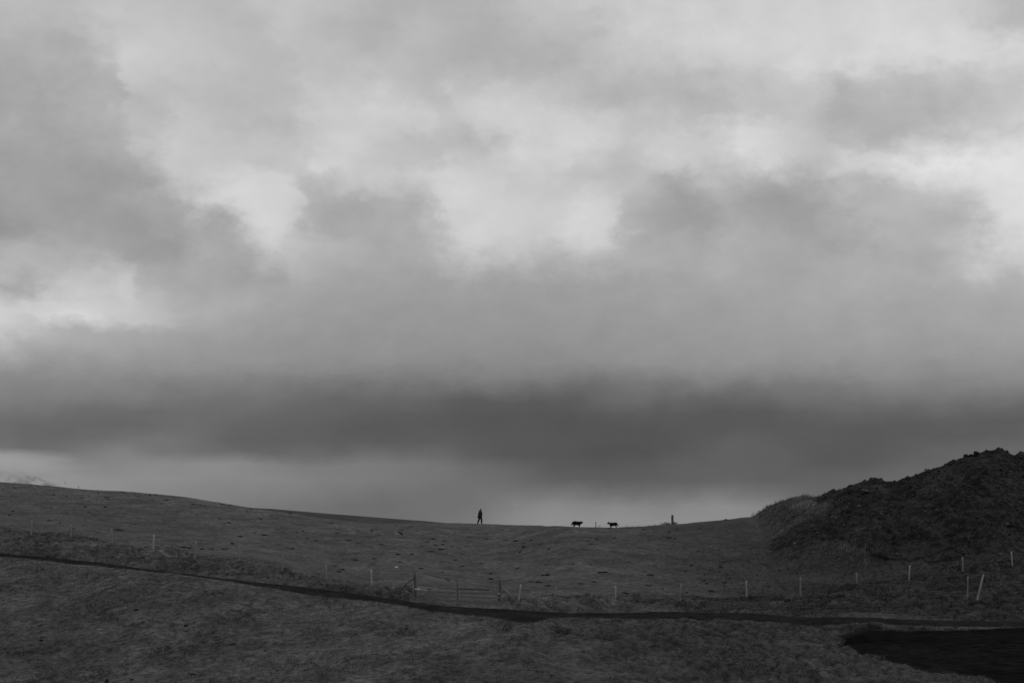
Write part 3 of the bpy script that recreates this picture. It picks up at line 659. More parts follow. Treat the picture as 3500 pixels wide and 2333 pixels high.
# ------------------------------------------------------------------ dark clods scattered over the pasture, each one its own lump
clod_meshes = []
for i in range(7):
    me = bpy.data.meshes.new('earth_clod'); o_ = bmesh.new()
    for q in range(3):
        l_ = lump((.42, .3, .22)[q], (.36, .24, .16)[q], 1, .5, 100+i*7+q); l_.transform(Matrix.Translation((random.uniform(-.55, .55)*(q > 0), random.uniform(-.3, .3)*(q > 0), 0)))
        tm = bpy.data.meshes.new('tmp'); l_.to_mesh(tm); l_.free(); o_.from_mesh(tm); bpy.data.meshes.remove(tm)
    o_.to_mesh(me); o_.free(); me.materials.append(M['clod']); clod_meshes.append(me)
def clods(ox, oy, s, pts, label, group, size=(.19, .42)):
    for zx, zy in pts:
        h_ = hitH(ox + zx/s, oy + zy/s)
        if h_ is None: h_ = hitH(ox + zx/s, oy + zy/s + 6)
        if h_ is None: continue
        o = bpy.data.objects.new('earth_clod', random.choice(clod_meshes)); C.objects.link(o)
        k = random.uniform(*size); q = k*random.uniform(.55, 1.1)
        o.location = (h_.x, h_.y, ground_at(h_.x, h_.y) + .02*k); o.scale = (k*random.uniform(.9, 1.5), k, q*.62); o.rotation_euler = (0, 0, random.uniform(0, 6.28))
        tag(o, label, 'earth clod', group)
clods(0, 1550, 3.357, [(35,412),(160,392),(430,374),(555,379),(355,366),(985,428),(1120,436),(1130,459),(1245,460),(1025,485),(1400,444),(1440,447),(1545,462),(1380,479),(1600,485),(1720,476),(1790,472),(770,488),(720,482),(475,513),(595,518),(940,508),(1220,502),(620,472),(1755,528),(1900,536),(1235,518),(850,642),(1210,612),(980,610),(1225,662),(1020,668),(150,660),(770,685),(110,705),(30,740),(1080,705),(2255,708),(2210,580),(2300,585),(1850,577),(565,768),(690,797),(975,757),(1540,808),(1350,875),(1125,907),(845,855),(240,925),(335,907),(1845,1053),(1970,1083),(2110,1073),(2170,1080),(2320,1095)],
      'small dark earth clod on the left hillside between skyline and fence', 'dark clods on the left hillside')
clods(600, 1650, 3.357, [(195,247),(335,260),(280,252),(550,244),(620,254),(860,294),(825,327),(1095,372),(985,409),(510,413),(615,457),(1210,513),(1155,530),(1390,573),(1465,552),(905,572),(1000,592),(1030,600),(740,613),(1510,633),(1610,663),(1850,578),(1970,657),(655,698),(1180,708),(1340,752),(305,755),(85,737),(160,742),(420,757),(560,755),(2100,690),(2280,868),(2065,885),(1830,955),(1915,995),(1870,1020),(1320,352),(2085,548),(1790,462)],
      'small dark earth clod on the slope left of the gate', 'dark clods left of the gate')
clods(1200, 1700, 3.357, [(1005,300),(515,317),(1325,312),(685,335),(70,382),(90,376),(227,390),(240,376),(578,375),(560,404),(572,422),(590,452),(1190,402),(1350,457),(1680,460),(1555,475),(1770,488),(1745,375),(1900,497),(2070,488),(1070,498),(880,508),(940,478),(920,475),(335,430),(745,385),(345,540),(965,546),(1040,541),(815,560),(1155,562),(1015,590),(1330,558),(915,618),(535,652),(700,650),(1480,610),(1990,526),(1985,565),(1700,530),(1945,625),(2165,535),(1020,738),(555,742),(270,757),(50,716),(1280,785),(1200,715),(1490,758),(785,808),(1045,855),(1095,925),(1105,948),(1595,933),(1910,810),(2245,770),(2250,890),(2060,958),(2150,968),(880,1050),(1610,872)],
      'small dark earth clod on the slope below the walking person', 'dark clods below the walking person')
clods(1800, 1700, 3.357, [(950,353),(1340,365),(1455,352),(1635,397),(1720,362),(1995,350),(1968,369),(815,445),(803,472),(735,467),(700,499),(738,535),(1000,462),(1625,457),(1700,470),(1405,487),(255,590),(1500,597),(530,760),(1170,735),(1970,610),(1965,488),(2300,390),(2285,256),(845,858),(895,855),(810,915),(1400,885),(1350,850),(1885,775),(1820,765),(770,968),(615,985),(230,1013),(270,1013),(1385,1008),(1130,1097),(1560,1045),(2060,980),(2045,948),(1835,1085),(2110,1075),(2280,978),(2320,925),(2265,740),(2230,803),(1270,1180)],
      'small dark earth clod on the slope below the two dogs and the thick post', 'dark clods below the dogs')
clods(0, 2000, 2.941, [(80,672),(520,668),(385,822),(585,250),(410,550),(265,110),(1380,243),(1880,405),(2145,470),(2340,590),(1690,610),(1930,890),(1320,945),(160,965)],
      'dark clod in the rough grass of the left foreground below the track', 'dark clods in the left foreground', (.14, .26))
h_ = hitH(365, 2331); b_ = obj('rock', lump(.085, .13, 2, .18, 5), M['clod'], loc=(h_.x, h_.y, h_.z + .03), smooth=True)
tag(b_, 'upright black stone cut off by the bottom edge of the view', 'rock')

# ------------------------------------------------------------------ boulders on the mound
BO = [(3085,1652,.30,'small pointed boulder in the notch where the grassy shoulder meets the rock'),(3105,1630,.32,'lowest rounded boulder on the rising rock skyline'),(3148,1616,.40,'second rounded boulder up the rising rock skyline'),
      (3176,1607,.55,'big blocky boulder halfway up the rock skyline'),(3252,1581,.50,'flat boulder on the upper rock skyline'),(3300,1560,.6,'broad boulder below the summit on the rock skyline'),(3338,1550,.75,'long rounded boulder on the skyline just left of the summit crag'),
      (2812,1690,.34,'dark boulder where the grass of the shoulder ends'),(2868,1676,.30,'small dark boulder on the shoulder skyline'),(2956,1688,.7,'pale rounded boulder in the hollow under the grassy knob'),(2838,1757,.36,'dark boulder at the upper tip of the scree tongue'),(2910,1745,.22,'small pale stone at the left end of the rock face')]
for p, r, k, lab in BO:
    h_ = hit(p, r + 5, base, 90, 150) or hit(p, r + 14, base, 90, 150)
    o = obj('boulder', lump(k*(.5 if p < 3280 else .34), k*(.36 if p < 3280 else .24), 2, .24, int(p)), M['stone'] if 'pale' in lab else M['rock'], loc=(h_.x, h_.y, rock_top(h_.x, h_.y) + k*.10))
    if 'pale' in lab:
        a_ = o.data.attributes.new('tone', 'FLOAT', 'POINT'); a_.data.foreach_set('value', np.ones(len(o.data.vertices), np.float32)*.9)
    tag(o, lab, 'boulder')
cr = bmesh.new()                                           # the blocky summit crag
for (p, r, k, hh) in ((3383,1558,.36,.26),(3402,1553,.42,.34),(3420,1553,.42,.36),(3436,1555,.34,.36)):
    h_ = at(p, r, 119.4); b2 = lump(k, hh, 2, .24, p)
    me_ = bpy.data.meshes.new('tmp'); b2.to_mesh(me_); b2.free(); me_.transform(Matrix.Translation(h_)); cr.from_mesh(me_); bpy.data.meshes.remove(me_)
tag(obj('crag', cr, M['rock']), 'blocky crag crowning the summit of the lava hill', 'crag')

# ------------------------------------------------------------------ fences
def post_mesh(bot, top, r, dark=0):
    bm = bmesh.new(); b, t = Vector(bot), Vector(top); n = 6
    pts = [b.lerp(t, q/n) + Vector((random.uniform(-.006, .006), random.uniform(-.006, .006), 0)) for q in range(n+1)]
    tube(bm, pts, [r*(1.06-.1*q/n) for q in range(n+1)], 9, wob=.06); return bm
def fence(name, posts, label, mats, wires=(.30, .55, .80, 1.02), ends=(None, None), rad=.05, group=None, cat='fence'):
    """posts: (px, base row, top px, top row)"""
    P = []
    for (pb, rb, pt, rt) in posts:
        s = (pb-1750)/F/1.0085; d = float(sq_lookup(dFE, np.array([s]))[0])
        b = at(pb, rb, d); b.z = min(b.z, ground_at(b.x, b.y) + .05); t = at(pt, rt, d)
        P.append((b, t))
    org = P[0][0].copy(); root = thing(name, label, cat, org, group)
    for i, (b, t) in enumerate(P):
        obj('post', post_mesh(b - org - Vector((0, 0, .25)), t - org, rad*random.uniform(.9, 1.1)), M[mats[i % len(mats)]], root, True)
    for w in wires:
        pts = []
        chain = ([ends[0]] if ends[0] else []) + P + ([ends[1]] if ends[1] else [])
        for k, (b, t) in enumerate(chain):
            q = b.lerp(t, min(w/max((t-b).length, .1), .95)) - org + Vector((0, -rad, 0))
            if k: m_ = (pts[-1] + q)/2 - Vector((0, 0, .02)); pts.append(m_)
            pts.append(q)
        bm = bmesh.new(); tube(bm, pts, .0032, 4); obj('wire', bm, M['wire'], root, True)
    return root, P
gd = lambda px: float(sq_lookup(dFE, np.array([(px-1750)/F/1.0085]))[0])
def G(zx, zy, off=0):       # point in the gate's plane
    px, row = 1400 + zx/6.536, 1930 + zy/6.536
    return at(px, row, np.interp(px, [1425, 1707], [80.0, 79.5]) + off)
GL = (G(148, 735), G(118, 150)); GR = (G(1998, 868), G(2022, 298))
fence('wire_fence', [(106,1834,108,1775),(241,1841,243,1789),(384,1886,381,1807),(522,1889,526,1826),(665,1914,669,1847),(816,1922,817,1866),(964,1964,967,1896),(1117,2004,1113,1929),(1270,2024,1269,1946)],
      'wire fence of thin pale posts climbing the left hillside above the track', ['wood_grey', 'wood_grey', 'wood_grey', 'wood_pale', 'wood_grey'], ends=(None, GL), rad=.052)
fence('wire_fence', [(1770,2058,1780,1996),(1896,2063,1902,2004),(2102,2062,2104,2000),(2322,2060,2328,1996),(2552,2051,2551,1983),(2735,2036,2736,1971),(2930,2019,2927,1957),(3104,1998,3110,1931),(3290,1966,3290,1903),(3461,1949,3457,1884)],
      'wire fence of pale posts running from the gate to the foot of the rocky hill', ['wood_pale', 'wood_grey', 'wood_pale', 'wood_grey', 'wood_pale', 'wood_grey', 'wood_grey'], ends=(GR, None), rad=.048)
# gate posts with their struts
def gate_post(bt, strut, r, label, mats):
    b, t = bt; root = thing('gate_post', label, 'gate post', b, 'gate posts')
    obj('post', post_mesh(Vector((0, 0, -.35)), t-b, r), M[mats[0]], root, True)
    bm = bmesh.new(); tube(bm, [strut[0]-b, (strut[0]+strut[1])/2-b, strut[1]-b - Vector((0, 0, .1))], [.035, .038, .036], 7, wob=.05); obj('strut', bm, M[mats[1]], root, True)
    return root
e0 = G(2400, 865); e0.z = ground_at(e0.x, e0.y)
s1 = at(1357.5, 2021, 80.6)
gate_post(GL, (GL[0].lerp(GL[1], .78) + Vector((-.06, 0, 0)), s1), .075, 'leaning dark gate post with a strut on its left and white rope tied round it', ('wood_dark', 'wood_dark'))
gate_post(GR, (GR[0].lerp(GR[1], .70) + Vector((.07, 0, 0)), e0), .078, 'upright dark gate post with a pale strut sloping down on its right', ('wood_dark', 'wood_grey'))
gate = thing('farm_gate', 'low grey wooden gate of long boards between the two strutted posts', 'gate', G(1080, 830))
go = gate.location.copy()
for (yl_, yr_, hh) in ((583, 652, .10), (672, 738, .10), (765, 835, .12)):
    obj('board', plank(G(165, yl_, -.13)-go, G(2058, yr_, -.13)-go, hh, .03), M['board'], gate)
obj('board', plank(G(640, 512, -.10)-go, G(1075, 530, -.10)-go, .085, .028), M['board'], gate)
tr_ = obj('top_rail', plank(G(1085, 528, -.16)-go, G(1785, 552, -.16)-go, .10, .05), M['wood_dark'], gate); tr_['label'] = 'short dark rail above the right half of the gate'
for (xa, ya_, xb, yb_, w_) in ((645, 530, 645, 795, .035), (2064, 632, 2066, 865, .04), (1098, 560, 1104, 800, .07), (178, 560, 184, 790, .05)):
    bm = bmesh.new(); tube(bm, [G(xa, ya_, -.16)-go, G(xb, yb_, -.16)-go], w_*.6, 6); obj('upright', bm, M['wood_grey'], gate)
mp_ = thing('stake', 'thin dark stake standing behind the middle of the low gate', 'stake', G(1080, 800, .06))
obj('pole', post_mesh(Vector((0, 0, -.3)), G(1058, 305, .06)-mp_.location, .033), M['wood_dark'], mp_, True)
bm = bmesh.new(); tube(bm, [G(1056, 326, .03)-mp_.location, G(990, 330, .03)-mp_.location], .014, 6); obj('peg', bm, M['wood_dark'], mp_)
bm = bmesh.new(); tube(bm, [G(1982, 612, -.2), G(1976, 628, -.2), G(2000, 632, -.2), G(2030, 630, -.2), G(1984, 640, -.2), G(1980, 662, -.19)], .011, 6)
tag(obj('rope', bm, M['rope'], smooth=True), 'short pale tie hooking the gate to the right gate post', 'rope')
bm = bmesh.new(); pts = []
for k in range(15):
    a2 = k/14*2*math.pi*1.9; pts.append(G(160 + 42*math.cos(a2+2.4), 532 + 9*math.sin(a2) + k*.4, -.12*math.sin(a2*1.0+.6)-.03))
pts += [G(200, 520, -.16), G(216, 540, -.18), G(224, 562, -.18)]
tube(bm, [G(116, 516, -.15), G(124, 524, -.15)] + pts, .012, 6)
tag(obj('rope', bm, M['rope'], smooth=True), 'white rope knotted round the leaning left gate post', 'rope')
# separate stakes at the right edge
d_ = 84.; b = at(3305, 2034, d_); b.z = ground_at(b.x, b.y); st_ = thing('stake', 'thin grey stake standing left of the leaning pale pole', 'stake', b)
obj('pole', post_mesh(Vector((0, 0, -.3)), at(3308.5, 1968, d_)-b, .035), M['wood_grey'], st_, True)
d_ = 82.; b = at(3337, 2050, d_); b.z = ground_at(b.x, b.y); t = at(3362, 1960, d_); lp = thing('leaning_pole', 'leaning pale pole with a pointed top near the right edge', 'pole', b)
v_ = t-b; bm = bmesh.new(); tube(bm, [v_*q for q in (-.12, .2, .5, .8, .93, 1.0)], [.06, .058, .055, .052, .045, .008], 9, wob=.04); obj('pole', bm, M['wood_pale'], lp, True)
bm = bmesh.new(); q0 = lambda zx, zy, o=-.1: at(3250 + zx/9.224, 1920 + zy/9.224, d_ + o)
tube(bm, [q0(880, 1100), q0(890, 900), q0(930, 810), q0(965, 795), q0(985, 830), q0(960, 960), q0(925, 900), q0(935, 1010), q0(960, 1080), q0(975, 1112), q0(930, 1160), q0(860, 1195), q0(790, 1210), q0(730, 1190), q0(690, 1185), q0(660, 1205), q0(700, 1222), q0(755, 1205), q0(712, 1250), q0(715, 1300), q0(745, 1350)], .0095, 6)
tag(obj('wire_coil', bm, M['wire'], smooth=True), 'loose loops of old wire hanging on the leaning pale pole', 'wire')
# litter
h_ = hitH(1354, 1941); bm = bmesh.new()
vv = [bm.verts.new(Vector(p)) for p in ((-.14, -.03, 0), (-.02, -.06, .06), (.04, .0, .15), (.16, .03, .03), (.03, .09, .05), (-.06, .05, .09))]
for f in ((0,1,5), (1,2,5), (1,3,2), (2,3,4), (2,4,5), (0,5,4)): bm.faces.new([vv[i] for i in f])
tag(obj('litter', bm, M['rope'], loc=(h_.x, h_.y, ground_at(h_.x, h_.y)+.02)), 'crumpled white scrap lying on the pasture above the left gate post', 'litter')

# fence on the skyline: thick post, thin post, wires
def crest(px, off=-.6):
    s = (px-1750)/F/1.0085; d = float(sq_lookup(dCR, np.array([s]))[0]) + off; return s*d, d
x_, y_ = crest(2297); y_ -= .2; b = Vector((x_, y_, ground_at(x_, y_))); rf = thing('wire_fence', 'skyline fence with one thick post and one thin post between the dogs', 'fence', b)
t = at(2299.5, 1758.5, y_); po = obj('post', post_mesh(Vector((0, 0, -.3)), t-b + Vector((-.03, 0, 0)), .108), M['wood_dark'], rf, True); po['label'] = 'thick weathered strainer post'
x2, y2 = crest(2037); c2 = Vector((x2, y2, ground_at(x2, y2))); t2 = at(2036, 1781.5, y2)
po = obj('post', post_mesh(c2-b-Vector((0, 0, .3)), t2-b, .034), M['wood_dark'], rf, True); po['label'] = 'thin dark post between the two dogs'
x3, y3 = crest(2049); c3 = Vector((x3, y3, ground_at(x3, y3)))
bm = bmesh.new(); tube(bm, [c3-b, at(2051, 1794, y3)-b], .018, 6); obj('peg', bm, M['wood_dark'], rf)
for (ra, rb) in ((1764, 1793.5), (1778, 1797)):
    bm = bmesh.new(); A0 = at(2296, ra, y_-.12); A1 = at(2037, rb, y2)
    tube(bm, [A0.lerp(A1, q)-b - Vector((0, 0, .16*4*q*(1-q))) for q in np.linspace(0, 1, 12)], .0035, 4); obj('wire', bm, M['wire'], rf, True)
for zz in (.22, .62):
    bm = bmesh.new(); tube(bm, [Vector((.09, -.03, zz)), Vector((.15, -.03, zz+.01))], .03, 6); obj('insulator', bm, M['wood_dark'], rf)
w0 = at(2296, 1764, y_-.12).lerp(at(2037, 1793.5, y2), .49) - Vector((0, 0, .16))
tag(obj('wool_tuft', lump(.034, .03, 2, .25, 9), M['clod'], loc=w0), 'tiny dark tuft caught on the upper wire left of the thick skyline post', 'wool tuft')
def weed(px, off, n, hgt, label, spread):
    x0, y0 = crest(px, off); z0 = ground_at(x0, y0); root = thing('weed_clump', label, 'weed', (x0, y0, z0))
    for part, nn, fn in (('stems', n, 0), ('leaves', n*3, 1)):
        bm = bmesh.new()
        for k in range(nn):
            a2 = random.uniform(0, 6.28); r0 = random.random()**.6*spread; bx, by = math.cos(a2)*r0, math.sin(a2)*r0*.6
            hh = hgt*random.uniform(.35, 1)*(1-.55*r0/spread); lx, ly = bx*1.5 + random.uniform(-.08, .08), by*1.5
            if fn == 0: tube(bm, [(bx, by, -.05), ((bx+lx)/2, (by+ly)/2, hh*.6), (lx, ly, hh)], [.006, .005, .003], 3, cap=False)
            else:
                c = Vector((bx+(lx-bx)*.8, by+(ly-by)*.8, hh*random.uniform(.3, .95))); d1 = Vector((random.uniform(-1, 1), random.uniform(-1, 1), random.uniform(-.2, .9))).normalized()*random.uniform(.03, .08); d2 = d1.cross(Vector((random.random(), random.random(), 1))).normalized()*.016
                bm.faces.new([bm.verts.new(c-d2), bm.verts.new(c+d1*.5-d2*1.5), bm.verts.new(c+d1), bm.verts.new(c+d2)])
        obj(part, bm, M['weed'], root)
weed(2279, -.3, 70, .34, 'low spiky weed clump left of the thick skyline post', .42)
weed(2307, -.2, 60, .42, 'rounded weed clump leaning on the right side of the thick skyline post', .22)

# ------------------------------------------------------------------ figures
def skin(name, nodes, edges, root, material, parent=None, sub=2, split=None, smooth=True):
    """nodes: name -> (x,y,z,r or (rx,ry)); one continuous surface"""
    names = list(nodes); me = bpy.data.meshes.new(name); ix = {n_: i for i, n_ in enumerate(names)}
    me.from_pydata([nodes[n_][:3] for n_ in names], [(ix[a], ix[b]) for a, b in edges], [])
    o = bpy.data.objects.new(name, me); C.objects.link(o)
    md = o.modifiers.new('skin', 'SKIN'); md.use_smooth_shade = True
    for i, n_ in enumerate(names):
        r = nodes[n_][3]; sv_ = me.skin_vertices[0].data[i]; sv_.radius = r if isinstance(r, tuple) else (r, r); sv_.use_root = (n_ == root)
    ms_ = o.modifiers.new('sub', 'SUBSURF'); ms_.levels = sub; ms_.render_levels = sub
    dg = bpy.context.evaluated_depsgraph_get(); ev = bpy.data.meshes.new_from_object(o.evaluated_get(dg)); 
    bpy.data.objects.remove(o); bpy.data.meshes.remove(me); ev.name = name
    ev.materials.clear()
    for m_ in (material if isinstance(material, list) else [material]): ev.materials.append(m_)
    for p in ev.polygons:
        p.use_smooth = smooth; p.material_index = split(p.center) if split else 0
    o = bpy.data.objects.new(name, ev); C.objects.link(o)
    if parent: o.parent = parent
    return o
def fused(name, nodes, edges, voxel, material, parent, split=None):
    """tapering round limbs between joints, fused into one continuous surface"""
    bm = bmesh.new()
    rr = lambda n_: (sum(nodes[n_][3])/2 if isinstance(nodes[n_][3], tuple) else nodes[n_][3])
    for n_ in nodes:
        bmesh.ops.create_icosphere(bm, subdivisions=2, radius=rr(n_), matrix=Matrix.Translation(nodes[n_][:3]))
    for a, b in edges: tube(bm, [nodes[a][:3], nodes[b][:3]], [rr(a), rr(b)], 12)
    me = bpy.data.meshes.new(name); bm.to_mesh(me); bm.free(); o = bpy.data.objects.new(name, me); C.objects.link(o)
    m1 = o.modifiers.new('fuse', 'REMESH'); m1.mode = 'VOXEL'; m1.voxel_size = voxel
    m2 = o.modifiers.new('soften', 'SMOOTH'); m2.iterations = 4; m2.factor = .5
    ev = bpy.data.meshes.new_from_object(o.evaluated_get(bpy.context.evaluated_depsgraph_get()))
    bpy.data.objects.remove(o); bpy.data.meshes.remove(me); ev.name = name; ev.materials.clear()
    for m_ in material: ev.materials.append(m_)
    for p in ev.polygons: p.use_smooth = True; p.material_index = 1 if split and split(p.center) else 0
    o = bpy.data.objects.new(name, ev); C.objects.link(o); o.parent = parent; return o
def chain(*n): return list(zip(n[:-1], n[1:]))
# the walker
x_, y_ = crest(1641, -1.2); per = thing('person', 'person in a dark hooded jacket, dark trousers and peaked cap walking along the skyline', 'person', (x_, y_, ground_at(x_, y_)-.02), rz=R(14))
per.scale = (.985,)*3
nd = {'pelvis': (0, 0, .95, (.14, .12)), 'waist': (0, 0, 1.12, (.14, .11)), 'chest': (.02, 0, 1.33, (.17, .12)), 'neckb': (.03, 0, 1.48, .07), 'neck': (.055, 0, 1.545, .052),
      'jaw': (.08, 0, 1.60, .068), 'skull': (.085, 0, 1.675, .088), 'crown': (.075, 0, 1.735, .06), 'nose': (.185, 0, 1.645, .014), 'nose2': (.15, 0, 1.66, .02)}
ed = chain('pelvis', 'waist', 'chest', 'neckb', 'neck', 'jaw', 'skull', 'crown') + [('skull', 'nose2'), ('nose2', 'nose')]
leg = {-1: ((-.07, .90), (-.17, .50), (-.33, .09), (-.18, .035)), 1: ((.05, .90), (.21, .49), (.17, .09), (.31, .035))}
for s in (-1, 1):
    (hx, hz), (kx, kz), (ax, az_), (tx, tz) = leg[s]
    nd.update({f'hip{s}': (hx, .095*s, hz, .092), f'knee{s}': (kx, .10*s, kz, .058), f'ankle{s}': (ax, .10*s, az_, .042), f'toe{s}': (tx - (.04 if s < 0 else 0), .11*s, tz, .032),
               f'calf{s}': ((kx*.65+ax*.35), .10*s, kz*.65+az_*.35, .056)})
    ed += chain('pelvis', f'hip{s}', f'knee{s}', f'calf{s}', f'ankle{s}', f'toe{s}')
    sw = .16 if s > 0 else -.10
    nd.update({f'sh{s}': (.0, .17*s, 1.40, .05), f'el{s}': (-.03+sw*.5, .26*s, 1.13, .036), f'wr{s}': (.06+sw, .25*s, .88, .030), f'palm{s}': (.075+sw, .25*s, .80, (.036, .018))})
    ed += chain('chest', f'sh{s}', f'el{s}', f'wr{s}', f'palm{s}')
    for f_ in range(4):
        fx = .075 + sw + (.03 - .02*f_); ln_ = (.075, .085, .08, .062)[f_]
        nd.update({f'f{s}{f_}a': (fx, .25*s, .765, .0095), f'f{s}{f_}b': (fx+.004, .247*s, .765-ln_*.55, .009), f'f{s}{f_}c': (fx-.004, .235*s, .765-ln_, .008)})
        ed += chain(f'palm{s}', f'f{s}{f_}a', f'f{s}{f_}b', f'f{s}{f_}c')
    nd.update({f't{s}a': (.115+sw, .238*s, .80, .011), f't{s}b': (.128+sw, .225*s, .755, .009)}); ed += chain(f'palm{s}', f't{s}a', f't{s}b')
    nd.update({f'ear{s}': (.075, .092*s, 1.655, .016)}); ed += [('skull', f'ear{s}')]
fused('body', nd, ed, .0065, [M['skin'], M['boot']], per, lambda c: c.z < .95)   # dark gloves
for s in (-1, 1):
    bm = bmesh.new(); bmesh.ops.create_uvsphere(bm, u_segments=8, v_segments=6, radius=.012); obj('eye', bm, M['boot'], per, True, loc=(.162, .032*s, 1.668))
# trousers, boots
tn2_ = {'pelvis': (-.01, 0, .95, (.165, .135))}; te = []
for s in (-1, 1):
    (hx, hz), (kx, kz), (ax, az_), (tx, tz) = leg[s]
    tn2_.update({f'h{s}': (hx, .095*s, .85, .125), f'k{s}': (kx, .10*s, kz, .108), f'c{s}': (kx*.5+ax*.5, .10*s, kz*.5+az_*.5, .100), f'a{s}': (ax, .10*s, .10, .086)})
    te += chain('pelvis', f'h{s}', f'k{s}', f'c{s}', f'a{s}')
skin('trousers', tn2_, te, 'pelvis', M['trouser'], per, 2)
for s in (-1, 1):
    ax = leg[s][2][0]; skin('boot', {'a': (ax, .10*s, .12, .055), 'b': (ax+.01, .10*s, .055, .055), 'c': (ax+.10, .105*s, .045, .048), 'd': (ax+.16, .11*s, .04, .036)}, chain('a', 'b', 'c', 'd'), 'b', M['boot'], per, 1)
# jacket: flared coat body + sleeves + rolled hood
prof = [(.74, -.03, .250, .235), (.80, -.03, .245, .235), (.92, -.02, .235, .225), (1.05, -.005, .228, .22), (1.18, .01, .230, .225), (1.30, .02, .225, .235), (1.40, .02, .185, .215), (1.46, .02, .135, .16), (1.51, .03, .105, .115), (1.57, .035, .10, .105)]
bm = bmesh.new(); rings = []
for z, cx, rx, ry in prof:
    rings.append([bm.verts.new((cx + 1.07*rx*math.cos(a2)*(1+.03*math.sin(5*a2+z*9)) - (.06*(1-(z-.74)/.3) if z < 1.0 and math.cos(a2) < -.5 else 0), ry*math.sin(a2)*(1+.03*math.sin(4*a2-z*7)), z + (.02*math.sin(3*a2) if z < .76 else 0))) for a2 in np.linspace(0, 2*math.pi, 21)[:-1]])
for r0, r1 in zip(rings[:-1], rings[1:]):
    for k in range(20): bm.faces.new((r0[k], r0[(k+1) % 20], r1[(k+1) % 20], r1[k]))
jk = obj('jacket', bm, M['coat'], per, True)
for s in (-1, 1):
    sw = .16 if s > 0 else -.10
    skin('sleeve', {'a': (.01, .15*s, 1.40, .095), 'b': (0, .20*s, 1.36, .092), 'c': (-.03+sw*.5, .265*s, 1.13, .078), 'd': (.05+sw, .255*s, .89, .060)}, chain('a', 'b', 'c', 'd'), 'b', M['coat'], per, 2)
skin('hood', {'a': (-.10, 0, 1.555, .075), 'b': (-.06, .09, 1.55, .06), 'c': (.03, .12, 1.535, .045), 'd': (.11, .07, 1.525, .04), 'e': (-.06, -.09, 1.55, .06), 'f': (.03, -.12, 1.535, .045), 'g': (.11, -.07, 1.525, .04)},
     chain('d', 'c', 'b', 'a', 'e', 'f', 'g'), 'a', M['coat'], per, 2)
# cap with peak
cpo = skin('cap', {'a': (.075, 0, 1.70, (.112, .105)), 'b': (.07, 0, 1.745, (.105, .10)), 'c': (.065, 0, 1.775, (.07, .07))}, chain('a', 'b', 'c'), 'a', M['cap'], per, 2)
bm = bmesh.new(); up_ = []; lo_ = []
for k in range(9):
    a2 = -math.pi/2.4 + k*math.pi/1.2/8; rr_ = .17 if 0 < k < 8 else .11
    up_.append((.075 + math.cos(a2)*rr_*1.08, math.sin(a2)*rr_*.72, 1.688 - .03*math.cos(a2)))
pi_ = [(.13, 0.075*math.sin(-1.2+2.4*k/8), 1.705) for k in range(9)]
vu = [bm.verts.new(p) for p in up_]; vi = [bm.verts.new(p) for p in pi_]
for k in range(8): bm.faces.new((vi[k], vu[k], vu[k+1], vi[k+1]))
bmesh.ops.solidify(bm, geom=bm.faces[:], thickness=.008); obj('peak', bm, M['cap'], cpo, True)

def dog(px, off, face, spec, label, white, tail_off=0):
    x0, y0 = crest(px, off); root = thing('dog', label, 'dog', (x0, y0, ground_at(x0, y0)-.01), 'sheepdogs on the skyline', 0 if face > 0 else math.pi)
    nd, ed = spec; fused('body', nd, ed, .011, [M['fur'], M['fur_white']], root, white)
    hx, hz = nd['head'][0], nd['head'][2]
    for s in (-1, 1):
        bm = bmesh.new(); bmesh.ops.create_uvsphere(bm, u_segments=8, v_segments=6, radius=.011); obj('eye', bm, M['boot'], root, True, loc=(hx+.055, .036*s, hz+.02))
    bm = bmesh.new(); bmesh.ops.create_uvsphere(bm, u_segments=8, v_segments=6, radius=.018); obj('nose', bm, M['boot'], root, True, loc=(nd['nose'][0]+.012, 0, nd['nose'][2]+.004))
    # ragged coat edge: tail plume, breeches and belly feathering
    bm = bmesh.new(); r = random.Random(px)
    keys = [k for k in nd if k[:4] in ('tail', 'rump', 'loin', 'mid', 'rib', 'ches', 'neck')] + [k for k in nd if k.startswith('thigh')]
    for k in keys*26:
        c = Vector(nd[k][:3]); rad_ = nd[k][3] if not isinstance(nd[k][3], tuple) else nd[k][3][1]
        a2 = r.uniform(0, 6.28); n_ = Vector((r.uniform(-.5, .5), math.cos(a2), math.sin(a2))).normalized(); b0 = c + n_*rad_*.86; t0 = c + n_*rad_*1.1 + Vector((-.055, 0, -.035))*r.uniform(.4, 1)
        w_ = Vector((r.uniform(-1, 1), r.uniform(-1, 1), r.uniform(-1, 1)))*.014
        bm.faces.new([bm.verts.new(b0-w_), bm.verts.new(b0+w_), bm.verts.new(t0)])
    fo = obj('fur', bm, M['fur'], root); fo['kind'] = 'stuff'
